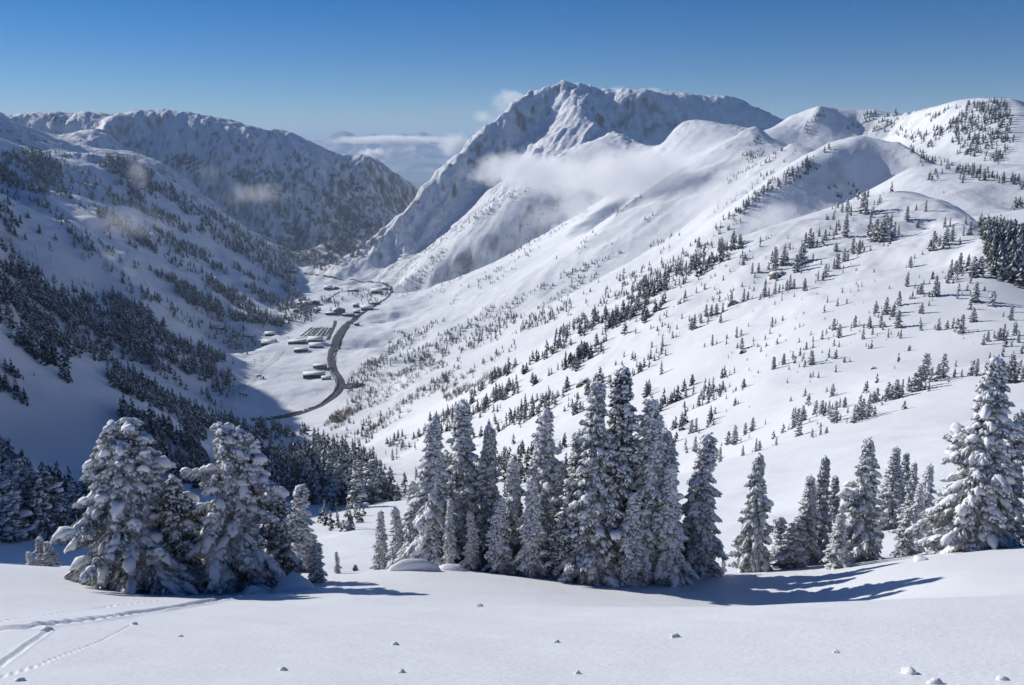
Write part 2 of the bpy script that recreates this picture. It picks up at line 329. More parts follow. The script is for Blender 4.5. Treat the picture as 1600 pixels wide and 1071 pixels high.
Zd += nsl * np.clip(RR / 450, .3, 1.3) * (5.0 * (ridged(fx_ / 75 + .4 * fbm(X / 60, Y / 60, 97, 2), fy_ / 210, 96, 3, .45) - .75) + 1.3 * fbm(X / 17, Y / 17, 98, 3) * np.clip(fbm(X / 90, Y / 90, 99, 2) * 2 + .5, 0, 1))
rgtm = np.clip((UU - R(-8)) / R(4), 0, 1) * np.clip((RR - 450) / 300, 0, 1) * np.clip(RUG * 5 - .5, 0, 1)
Zd += rgtm * np.clip(RR / 1800, .25, 1.0) * 26 * (ridged((X * .5 + Y * .9) / 170, (X * .9 - Y * .5) / 500, 95, 4) - .7)
nearm = np.clip((RR - 30) / 60, 0, 1) * (1 - mid)
Zd += nearm * .5 * fbm(X / 9, Y / 9, 51, 3)
# surveyed crest lines keep their heights; only small crags break them
cd = np.full(CU.shape, 9.0)
for q in CREST:
    for a, b in zip(q[:-1], q[1:]):
        ua, wa, ub, wb = math.atan2(a[0], a[1]), math.log(math.hypot(a[0], a[1])), math.atan2(b[0], b[1]), math.log(math.hypot(b[0], b[1]))
        dx, dy = ub - ua, wb - wa; LL = dx * dx + dy * dy + 1e-12
        t_ = np.clip(((CU - ua) * dx + (CW - wa) * dy) / LL, 0, 1)
        cd = np.minimum(cd, np.hypot(CU - ua - t_ * dx, CW - wa - t_ * dy))
CD = bil(cd, cu, cw, UU, WW)
Zd *= np.clip(CD / .013, 0, 1) ** .8
Zd += np.clip(FLT * 1.3 - .3, 0, 1) * far * np.clip(RR / 4000, .3, 1.2) * 10 * (ridged(X / 75, Y / 95, 49, 3, .6) - .75)
Zd += rough * np.clip(1 - CD / .05, 0, 1) * np.clip(RR / 3500, 0, 1.2) * 32 * (ridged(X / 55, Y / 75, 48, 3, .6) - .8)
# foreground: wind ripples and soft swells
fgm = 1 - np.clip((RR - 22) / 12, 0, 1)
Zd += fgm * (0.05 * fbm(X / 2.2 + .3 * Y, Y / 1.5, 61, 3) + 0.010 * np.maximum(0, fbm(X / .9, Y / .28, 65, 3)) * np.clip(fbm(X / 3, Y / 3, 66, 2) * 2, 0, 1))
Z = Z + Zd

def seg_dist(x, y, pts):
    best = np.full(x.shape, 1e9); along = np.zeros(x.shape); side = np.zeros(x.shape); acc = 0
    for a, b in zip(pts[:-1], pts[1:]):
        dx, dy = b[0] - a[0], b[1] - a[1]; L = math.hypot(dx, dy)
        t = np.clip(((x - a[0]) * dx + (y - a[1]) * dy) / L ** 2, 0, 1)
        d = np.hypot(x - a[0] - t * dx, y - a[1] - t * dy)
        s = (x - a[0]) * dy - (y - a[1]) * dx
        m = d < best
        best = np.where(m, d, best); along = np.where(m, acc + t * L, along); side = np.where(m, np.sign(s), side)
        acc += L
    return best, along, side
def first_hit(px, py):
    v = (535.5 - py) / FPX
    yy = CT + v * ST
    u = math.atan2((px - 800) / FPX, yy); t = (-ST + v * CT) / math.hypot((px - 800) / FPX, yy)
    i = np.interp(u, U, np.arange(nu)); i0 = min(int(i), nu - 2); a = i - i0
    prof = (Z[i0] * (1 - a) + Z[i0 + 1] * a) / RR[0]
    k = np.argmax(prof >= t)
    if prof[k] < t: return None
    if k == 0: wv = W[0]
    else: wv = W[k - 1] + (W[k] - W[k - 1]) * (t - prof[k - 1]) / max(1e-9, prof[k] - prof[k - 1])
    r = math.exp(wv)
    return (r * math.sin(u), r * math.cos(u))
# ski tracks pressed into the foreground
def rut(pxpts, width, depth, berm, seed):
    global Z
    pts = [first_hit(*p) for p in pxpts]; pts = [p for p in pts if p]
    d, al, sd_ = seg_dist(X, Y, pts)
    m = RR < 40
    rag = fbm(al * 2.2, sd_ * 3, seed, 3)
    q = d / width
    f = -depth * np.exp(-(q * (1 + .2 * rag)) ** 4) * (1 + .5 * rag) + berm * np.exp(-((q - 1.5) / .55) ** 2) * (1 + .7 * fbm(X / .35, Y / .9, seed + 3, 3))
    Z = Z + np.where(m, f, 0)
rut([(-60, 992), (0, 985), (60, 978), (140, 969), (220, 957), (300, 945), (350, 937), (430, 925)], .16, .10, .035, 81)
rut([(-60, 978), (0, 971), (100, 957), (170, 948), (260, 938)], .04, .03, .006, 83)
rut([(0, 1040), (30, 1018), (55, 1000), (75, 986)], .04, .025, .008, 85)
rut([(-20, 1065), (60, 1040), (130, 1012), (180, 990), (208, 976)], .02, .016, .004, 87)

def height(x, y):
    x = np.asarray(x, float); y = np.asarray(y, float)
    return bil(Z, U, W, np.arctan2(x, y), np.log(np.hypot(x, y)))
def hits(px, py):
    """where sight lines first meet the land"""
    px = np.asarray(px, float); py = np.asarray(py, float)
    v = (535.5 - py) / FPX; yy = CT + v * ST
    u = np.arctan2((px - 800) / FPX, yy); t = (-ST + v * CT) / np.hypot((px - 800) / FPX, yy)
    i = np.clip(np.round(np.interp(u, U, np.arange(nu))), 0, nu - 1).astype(int)
    out = np.full((len(px), 2), np.nan)
    TT = Z / RR
    for k in range(len(px)):
        prof = TT[i[k]]
        j = np.argmax(prof >= t[k])
        if prof[j] < t[k]: continue
        r = RR[0, j]
        out[k] = (r * math.sin(u[k]), r * math.cos(u[k]))
    return out

# ------------------------------------------------------------------ materials
def mat(name):
    m = bpy.data.materials.new(name); m.use_nodes = True
    nt = m.node_tree; b = nt.nodes['Principled BSDF']
    b.inputs['Roughness'].default_value = .7
    b.inputs['Specular IOR Level'].default_value = .2
    return m, nt, b
def nd(nt, t, **kw):
    n = nt.nodes.new(t)
    for k, v in kw.items(): setattr(n, k, v)
    return n
def noise_node(nt, scale, detail=4, rough=.55, coord='Object', stretch=None):
    tc = nd(nt, 'ShaderNodeTexCoord'); n = nd(nt, 'ShaderNodeTexNoise')
    n.inputs['Scale'].default_value = scale; n.inputs['Detail'].default_value = detail; n.inputs['Roughness'].default_value = rough
    if stretch:
        mp = nd(nt, 'ShaderNodeMapping'); mp.inputs['Scale'].default_value = stretch
        nt.links.new(tc.outputs[coord], mp.inputs[0]); nt.links.new(mp.outputs[0], n.inputs['Vector'])
    else: nt.links.new(tc.outputs[coord], n.inputs['Vector'])
    return n
def ramp(nt, src, stops):
    r = nd(nt, 'ShaderNodeValToRGB')
    e = r.color_ramp.elements
    e[0].position, e[0].color = stops[0][0], (*stops[0][1], 1)
    e[1].position, e[1].color = stops[-1][0], (*stops[-1][1], 1)
    for p, c in stops[1:-1]:
        x = e.new(p); x.color = (*c, 1)
    nt.links.new(src, r.inputs[0])
    return r
def mix(nt, fac, a, b):
    m = nd(nt, 'ShaderNodeMix', data_type='RGBA')
    if isinstance(fac, float): m.inputs[0].default_value = fac
    else: nt.links.new(fac, m.inputs[0])
    for s, v in ((m.inputs[6], a), (m.inputs[7], b)):
        if isinstance(v, tuple): s.default_value = (*v, 1)
        else: nt.links.new(v, s)
    return m.outputs[2]
def bump(nt, b, src, strength, dist):
    n = nd(nt, 'ShaderNodeBump'); n.inputs['Strength'].default_value = strength; n.inputs['Distance'].default_value = dist
    nt.links.new(src, n.inputs['Height']); nt.links.new(n.outputs[0], b.inputs['Normal'])
    return n
SNOW = (.83, .85, .88)
def plain(name, col, var=.25, scale=3.0, rough=.7):
    m, nt, b = mat(name)
    n = noise_node(nt, scale)
    c1 = tuple(max(0, c * (1 - var)) for c in col); c2 = tuple(min(1, c * (1 + var)) for c in col)
    r = ramp(nt, n.outputs[0], [(.3, c1), (.7, c2)])
    nt.links.new(r.outputs[0], b.inputs['Base Color']); b.inputs['Roughness'].default_value = rough
    return m
# snowed land: rock and scrub as surveyed per vertex
def land_material(name, bump_scale, bump_dist, strength=.5, scale2=0, dist2=0):
    m, nt, b = mat(name)
    at = nd(nt, 'ShaderNodeAttribute', attribute_name='rock')
    at2 = nd(nt, 'ShaderNodeAttribute', attribute_name='scrub')
    rn = noise_node(nt, .03, 6, .7)
    rockc = ramp(nt, rn.outputs[0], [(.3, (.075, .065, .06)), (.55, (.15, .125, .105)), (.75, (.26, .22, .18))])
    sn = noise_node(nt, .02, 3)
    snowc = ramp(nt, sn.outputs[0], [(.3, (.80, .825, .86)), (.7, (.85, .87, .895))])
    c = mix(nt, at.outputs['Fac'], snowc.outputs[0], rockc.outputs[0])
    c = mix(nt, at2.outputs['Fac'], c, (.055, .062, .058))
    nt.links.new(c, b.inputs['Base Color'])
    b.inputs['Roughness'].default_value = .65
    bn = noise_node(nt, bump_scale, 5, .6)
    bp = bump(nt, b, bn.outputs[0], strength, bump_dist)
    if scale2:
        b2 = noise_node(nt, scale2, 6, .62)
        b2.noise_type = 'RIDGED_MULTIFRACTAL' if 'RIDGED_MULTIFRACTAL' in [e.identifier for e in b2.bl_rna.properties['noise_type'].enum_items] else 'FBM'
        q = nd(nt, 'ShaderNodeBump'); q.inputs['Strength'].default_value = .7; q.inputs['Distance'].default_value = dist2 * .4
        nt.links.new(b2.outputs[0], q.inputs['Height']); nt.links.new(q.outputs[0], bp.inputs['Normal'])
    return m
M_land = land_material('snowed_land', .06, 3.0)
M_crag = land_material('snowed_crags', .045, 9.0, 1.0, .011, 30.0)
M_near = land_material('snowed_slope', .5, .25)
m, nt, b = mat('fresh_snow')
n1 = noise_node(nt, .5, 3); n2 = noise_node(nt, 9, 5, .65, stretch=(1, 2.2, 1)); n3 = noise_node(nt, 60, 3, .6)
r1 = ramp(nt, n1.outputs[0], [(.3, (.83, .85, .88)), (.7, (.86, .875, .90))])
nt.links.new(r1.outputs[0], b.inputs['Base Color']); b.inputs['Roughness'].default_value = .55
bp = bump(nt, b, n2.outputs[0], .6, .03)
bp2 = nd(nt, 'ShaderNodeBump'); bp2.inputs['Strength'].default_value = .25; bp2.inputs['Distance'].default_value = .006
nt.links.new(n3.outputs[0], bp2.inputs['Height']); nt.links.new(bp.outputs[0], bp2.inputs['Normal']); nt.links.new(bp2.outputs[0], b.inputs['Normal'])
M_fresh = m
m, nt, b = mat('tree_snow')
n1 = noise_node(nt, 12, 4)
r1 = ramp(nt, n1.outputs[0], [(.3, (.80, .82, .85)), (.7, (.87, .88, .90))])
nt.links.new(r1.outputs[0], b.inputs['Base Color']); bump(nt, b, n1.outputs[0], .5, .04)
M_tsnow = m
def needle_mat(name, scale, lo, hi, dark=(.035, .045, .03), frost=(.50, .51, .53)):
    m, nt, b = mat(name)
    n = noise_node(nt, scale, 4, .7)
    n2 = noise_node(nt, scale * .12, 2)
    ad = nd(nt, 'ShaderNodeMath', operation='ADD'); ml = nd(nt, 'ShaderNodeMath', operation='MULTIPLY'); ml.inputs[1].default_value = .6
    nt.links.new(n2.outputs[0], ml.inputs[0]); nt.links.new(n.outputs[0], ad.inputs[0]); nt.links.new(ml.outputs[0], ad.inputs[1])
    r = ramp(nt, ad.outputs[0], [(lo, dark), ((lo + hi) / 2, tuple((a * 1.9 + .02) for a in dark)), (hi, frost)])
    nt.links.new(r.outputs[0], b.inputs['Base Color'])
    return m
M_needle = needle_mat('rimed_needles', 20, .44, .86, frost=(.76, .77, .78))
M_needle_d = needle_mat('green_needles', 20, .50, .96, frost=(.62, .63, .65))
M_far = needle_mat('distant_needles', .9, .58, 1.08, (.035, .045, .04), (.36, .38, .41))
M_farsnow = plain('branch_snow', (.72, .74, .78), .1, 1.0)
M_bark = plain('bark', (.09, .07, .055), .4, 14, .9)
M_twig = plain('bare_twigs', (.17, .13, .10), .35, .3, .9)

# ------------------------------------------------------------------ build land meshes
P3 = np.stack([X, Y, Z], -1)
du = np.gradient(P3, axis=0); dw = np.gradient(P3, axis=1)
NR = np.cross(du, dw); NR /= np.linalg.norm(NR, axis=-1, keepdims=True)
NR *= np.sign(NR[..., 2:3])
slope = np.degrees(np.arccos(np.clip(NR[..., 2], -1, 1)))
rk = np.clip((slope - 47 + 22 * fbm(X / 38, Y / 38, 71, 5, .6)) / 9, 0, 1) * np.clip(RUG * 1.3 - .25, 0, 1) * np.clip((RR - 300) / 500, 0, 1)
rk *= np.clip(.35 + 1.3 * fbm(X / 21, Y / 21, 73, 3) + .35, 0, 1)
ROCK = np.clip(rk, 0, .95)
# dark scrub and wood specks on the far shaded walls, too far to tell trees apart
leftm = np.clip((RR - 3300) / 700, 0, 1) * (UU < math.atan2(-130, 1350)) * 1.0
sc = np.clip((fbm(X / 16, Y / 16, 75, 3) + .55 * fbm(X / 240, Y / 240, 77, 3) + 1.2 * L2 + .10 - .32 - (Z + 100) / 900) * 2.2, 0, 1) * leftm
SCRUB = np.clip(sc, 0, .85)

un_full = cun[np.clip(np.round(np.interp(UU.ravel(), cu, np.arange(ncu))), 0, ncu - 1).astype(int), np.clip(np.round(np.interp(WW.ravel(), cw, np.arange(ncw))), 0, ncw - 1).astype(int)].reshape(UU.shape)
idx = np.arange(nu * nw).reshape(nu, nw)
quads = np.stack([idx[:-1, :-1], idx[1:, :-1], idx[1:, 1:], idx[:-1, 1:]], -1).reshape(-1, 4)
qu = un_full[:-1, :-1].ravel()
def mesh_np(name, verts, faces, n=4, smooth=True):
    me = bpy.data.meshes.new(name)
    me.vertices.add(len(verts)); me.vertices.foreach_set('co', np.ascontiguousarray(verts, dtype=np.float32).ravel())
    nf = len(faces)
    me.loops.add(nf * n); me.loops.foreach_set('vertex_index', np.ascontiguousarray(faces, dtype=np.int32).ravel())
    me.polygons.add(nf); me.polygons.foreach_set('loop_start', np.arange(0, nf * n, n, dtype=np.int32))
    try: me.polygons.foreach_set('loop_total', np.full(nf, n, dtype=np.int32))
    except Exception: pass
    me.update(calc_edges=True)
    if smooth: me.shade_smooth()
    return me
def link(name, me, mats, parent=None, **props):
    o = bpy.data.objects.new(name, me); C.objects.link(o)
    for mm in (mats if isinstance(mats, (list, tuple)) else [mats]):
        if me and mm.name not in [q.name for q in me.materials if q]: me.materials.append(mm)
    if parent is not None: o.parent = parent
    for k, v in props.items(): o[k] = v
    return o
LABELS = {
    'back_range': ('mountain_range', 'long shaded blue mountain range on the left skyline beyond the canyon'),
    'left_ridge': ('wooded_hillside', 'shaded wooded snow slopes on the left of the valley'),
    'valley_floor': ('valley_floor', 'flat sunlit snow on the valley floor around the road and lodges'),
    'peak': ('mountain_peak', 'tall pointed rocky snow mountain in the middle of the skyline'),
    'right_slope': ('mountainside', 'long sunlit mountainside of ribs and gullies right of the valley'),
    'mid_peak': ('mountain_shoulder', 'rounded sunlit white shoulder above the cloud bank'),
    'right_peak': ('snowy_mountain', 'sunlit mountain dotted with trees at the right end of the skyline'),
    'near_slope': ('snow_slope', 'smooth near snow slope on the right with scattered trees and rocks'),
    'foreground_slope': ('foreground_snow', 'smooth untracked snow in the foreground'),
}
nv = NR.reshape(-1, 3)
for k, uname in enumerate(UNITS):
    f = quads[qu == k]
    if not len(f): continue
    used, inv = np.unique(f, return_inverse=True)
    inv = inv.reshape(-1, 4)
    nm, lab = LABELS[uname]
    me = mesh_np(nm, P3.reshape(-1, 3)[used], inv)
    for an, arr in (('rock', ROCK), ('scrub', SCRUB)):
        a = me.attributes.new(an, 'FLOAT', 'POINT'); a.data.foreach_set('value', arr.ravel()[used].astype(np.float32))
    me.normals_split_custom_set_from_vertices(nv[used])
    link(nm, me, M_fresh if uname == 'foreground_slope' else (M_near if uname == 'near_slope' else M_crag if uname in ('peak', 'back_range') else M_land), kind='structure', label=lab)

# far plain beyond the mouth of the canyon
me = mesh_np('plain', [(-60000, 7000, -1000), (60000, 7000, -1000), (60000, 90000, -1000), (-60000, 90000, -1000)], [(0, 1, 2, 3)])
m, nt, b = mat('far_plain')
n = noise_node(nt, .0004, 5, .6, stretch=(1, .35, 1)); r = ramp(nt, n.outputs[0], [(.38, (.20, .24, .28)), (.55, (.30, .36, .42)), (.70, (.55, .60, .64))])
nt.links.new(r.outputs[0], b.inputs['Base Color'])
link('plain', me, m, kind='structure', label='flat hazy plain far beyond the canyon mouth')
def far_range(name, lab, px0, px1, peaks, Yd, seed):
    n = 90; rows = 14
    xs = np.linspace(px0, px1, n)
    top = np.interp(xs, [p[0] for p in peaks], [p[1] for p in peaks])
    vs = []
    for j in range(rows):
        f = j / (rows - 1) * 2 - 1
        for i in range(n):
            x, y, z = P(xs[i], top[i], Yd)
            base = -1000
            h = (z - base) * max(0.0, 1 - abs(f)) + base
            y2 = y + f * 5000
            vs.append((x, y2, h))
    vs = np.array(vs)
    vs[:, 2] += (fbm(vs[:, 0] / 1200, vs[:, 1] / 1200, seed, 4) * 160) * np.clip((vs[:, 2] + 1000) / 600, 0, 1)
    fs = [(j * n + i, j * n + i + 1, (j + 1) * n + i + 1, (j + 1) * n + i) for j in range(rows - 1) for i in range(n - 1)]
    me = mesh_np(name, vs, fs)
    link(name, me, M_fr, kind='structure', label=lab)
m, nt, b = mat('far_range_snow')
n = noise_node(nt, .0012, 5, .6); r = ramp(nt, n.outputs[0], [(.4, (.25, .28, .32)), (.6, (.75, .77, .8))])
nt.links.new(r.outputs[0], b.inputs['Base Color']); M_fr = m
far_range('distant_range', 'faint blue snowy range on the horizon beyond the plain', 440, 720, [(440, 222), (500, 213), (522, 206), (545, 203), (560, 210), (585, 207), (600, 212), (625, 203), (645, 205), (660, 202), (672, 208), (720, 222)], 38000, 5)

# ------------------------------------------------------------------ haze and clouds
def vol_mat(name, color, dens, aniso=0.0):
    m = bpy.data.materials.new(name); m.use_nodes = True; nt = m.node_tree
    nt.nodes.remove(nt.nodes['Principled BSDF'])
    pv = nd(nt, 'ShaderNodeVolumePrincipled'); pv.inputs['Color'].default_value = (*color, 1); pv.inputs['Density'].default_value = dens
    pv.inputs['Anisotropy'].default_value = aniso
    nt.links.new(pv.outputs[0], nt.nodes['Material Output'].inputs['Volume'])
    return m, nt, pv
def box_mesh(name, a, b):
    v = [(x, y, z) for z in (a[2], b[2]) for y in (a[1], b[1]) for x in (a[0], b[0])]
    return mesh_np(name, v, [(0, 2, 3, 1), (4, 5, 7, 6), (0, 1, 5, 4), (2, 6, 7, 3), (0, 4, 6, 2), (1, 3, 7, 5)], smooth=False)
if HAZE:
    m, nt, pv = vol_mat('haze', (.62, .80, 1.0), HAZE)
    o = link('haze', box_mesh('haze', (-70000, -400, -1250), (70000, 95000, 900)), m, kind='stuff')

import bmesh
def ico(sub):
    bm = bmesh.new(); bmesh.ops.create_icosphere(bm, subdivisions=sub, radius=1)
    v = np.array([x.co[:] for x in bm.verts]); f = np.array([[q.index for q in x.verts] for x in bm.faces]); bm.free()
    return v, f
ICO1, ICO2, ICO3 = ico(1), ico(2), ico(3)
def cloud(px, py, Yd, wpx, hpx, dens, seed, lab, depth=None, rot=0.0, nscale=2.0, thr=.38, name='cloud'):
    x, y, z = P(px, py, Yd)
    sx = wpx / 2 / FPX * Yd; sz = hpx / 2 / FPX * Yd; sy = depth or min(sx, sz * 2.5)
    v, f = ICO3
    me = mesh_np(name, v, f, 3)
    m, nt, pv = vol_mat('cloud_vapour', (1, 1, 1), 0.0, .3)
    tc = nd(nt, 'ShaderNodeTexCoord'); mp = nd(nt, 'ShaderNodeMapping')
    s = min(sx, sz * 1.6)
    mp.inputs['Scale'].default_value = (sx / s, sy / s, sz / s); mp.inputs['Location'].default_value = (seed * 3.1, seed * 1.7, seed)
    nt.links.new(tc.outputs['Object'], mp.inputs[0])
    n = nd(nt, 'ShaderNodeTexNoise'); n.inputs['Scale'].default_value = nscale; n.inputs['Detail'].default_value = 5; n.inputs['Roughness'].default_value = .62
    n.inputs['Distortion'].default_value = .4
    nt.links.new(mp.outputs[0], n.inputs['Vector'])
    ln = nd(nt, 'ShaderNodeVectorMath', operation='LENGTH'); nt.links.new(tc.outputs['Object'], ln.inputs[0])
    # density = max(0, noise + falloff - threshold)
    fo = nd(nt, 'ShaderNodeMapRange'); fo.inputs['From Min'].default_value = .1; fo.inputs['From Max'].default_value = 1.0
    fo.inputs['To Min'].default_value = .18; fo.inputs['To Max'].default_value = -.42
    nt.links.new(ln.outputs['Value'], fo.inputs['Value'])
    ad = nd(nt, 'ShaderNodeMath', operation='ADD'); nt.links.new(n.outputs[0], ad.inputs[0]); nt.links.new(fo.outputs[0], ad.inputs[1])
    mr = nd(nt, 'ShaderNodeMapRange'); mr.inputs['From Min'].default_value = thr; mr.inputs['From Max'].default_value = thr + .3
    mr.inputs['To Min'].default_value = 0; mr.inputs['To Max'].default_value = dens
    nt.links.new(ad.outputs[0], mr.inputs['Value']); nt.links.new(mr.outputs[0], pv.inputs['Density'])
    o = link(name, me, m, kind='stuff', label=lab)
    o.location = (x, y, z); o.scale = (sx, sy, sz); o.rotation_euler = (0, rot, 0)
    return o
cloud(840, 272, 2550, 360, 110, .024, 1, 'thin bright wisp of cloud below the pointed mountain', rot=R(6))
cloud(985, 272, 2250, 420, 150, .024, 2, 'broad white cloud bank lying across the sunlit mountainside', rot=R(-4))
cloud(1125, 310, 1700, 300, 140, .010, 3, 'thin veil of mist on the slope below the white shoulder', rot=R(-12))
cloud(1205, 338, 1000, 200, 75, .025, 4, 'grey mist in the shaded gully behind the near dome', rot=R(-10))
cloud(900, 325, 2250, 330, 90, .006, 12, 'faint mist over the middle of the sunlit mountainside', rot=R(-15))
cloud(70, 425, 1500, 380, 150, .02, 5, 'soft mist over the wooded slope at the left edge', rot=R(10))
cloud(216, 266, 3000, 60, 110, .007, 6, 'small upright wisp above the left ridge', rot=R(0))
cloud(400, 305, 3500, 190, 70, .0028, 7, 'small puff against the shaded range')
cloud(325, 268, 3500, 90, 60, .0014, 8, 'tiny faint puff on the shaded range left of the larger puff')
cloud(195, 345, 2100, 260, 100, .002, 9, 'thin wisp drifting over the left knoll')
cloud(797, 156, 4750, 95, 65, .016, 10, 'white cloud puff rising behind the left ridge of the pointed mountain', depth=150)
cloud(757, 184, 4500, 70, 40, .010, 11, 'small wisp left of the pointed mountain', depth=120)
cloud(968, 143, 4750, 60, 30, .016, 13, 'small cloud behind the notch right of the summit', depth=100)
cloud(1020, 143, 4600, 60, 22, .012, 14, 'tiny cloud on the crest right of the summit', depth=100)
cloud(615, 219, 14500, 330, 22, .018, 15, 'long flat bank of white cloud over the far plain', depth=900, thr=.36)
cloud(582, 242, 11000, 80, 34, .03, 17, 'rounded white cloud standing over the canyon mouth', depth=400, thr=.4)
cloud(712, 226, 10000, 105, 70, .02, 18, 'bright cloud rising beside the left foot of the pointed mountain', depth=500, thr=.42)

# ------------------------------------------------------------------ trees
class MB:
    """collects triangles and quads for one mesh object"""
    def __init__(self): self.v = []; self.f = []; self.n = 0; self.mi = []
    def add(self, v, f, mi=0):
        v = np.asarray(v, float); f = np.asarray(f, int)
        self.v.append(v); self.f.append((f + self.n)); self.mi.append(np.full(len(f), mi)); self.n += len(v)
    def mesh(self, name, smooth=False):
        v = np.concatenate(self.v)
        starts, idx, tot, mi = [], [], [], []
        p = 0
        for f, m_ in zip(self.f, self.mi):
            k = f.shape[1]
            idx.append(f.ravel()); starts.append(np.arange(p, p + len(f) * k, k)); tot.append(np.full(len(f), k)); p += len(f) * k
            mi.append(m_)
        idx = np.concatenate(idx); starts = np.concatenate(starts); mi = np.concatenate(mi)
        me = bpy.data.meshes.new(name)
        me.vertices.add(len(v)); me.vertices.foreach_set('co', v.astype(np.float32).ravel())
        me.loops.add(len(idx)); me.loops.foreach_set('vertex_index', idx.astype(np.int32))
        me.polygons.add(len(starts)); me.polygons.foreach_set('loop_start', starts.astype(np.int32))
        try: me.polygons.foreach_set('loop_total', np.concatenate(tot).astype(np.int32))
        except Exception: pass
        me.polygons.foreach_set('material_index', mi.astype(np.int32))
        me.update(calc_edges=True)
        if smooth: me.shade_smooth()
        return me
    def box(self, c, s, rz=0.0, mi=0, taper=1.0):
        sx, sy, sz = s; v = []
        for z in (0, 1):
            t = taper if z else 1
            for y in (-.5, .5):
                for x in (-.5, .5):
                    X_, Y_ = x * sx * t, y * sy * t
                    v.append((c[0] + X_ * math.cos(rz) - Y_ * math.sin(rz), c[1] + X_ * math.sin(rz) + Y_ * math.cos(rz), c[2] + z * sz))
        self.add(v, [(0, 2, 3, 1), (4, 5, 7, 6), (0, 1, 5, 4), (2, 6, 7, 3), (0, 4, 6, 2), (1, 3, 7, 5)], mi)
    def tube(self, pts, rads, n=6, mi=0):
        pts = np.asarray(pts, float); v = []
        for i, p in enumerate(pts):
            d = pts[min(i + 1, len(pts) - 1)] - pts[max(i - 1, 0)]; d /= np.linalg.norm(d) + 1e-9
            a = np.cross(d, (0.31, .87, .38)); a /= np.linalg.norm(a); b = np.cross(d, a)
            for k in range(n):
                t = 2 * math.pi * k / n
                v.append(p + rads[i] * (a * math.cos(t) + b * math.sin(t)))
        f = [(i * n + k, i * n + (k + 1) % n, (i + 1) * n + (k + 1) % n, (i + 1) * n + k) for i in range(len(pts) - 1) for k in range(n)]
        self.add(v, f, mi)

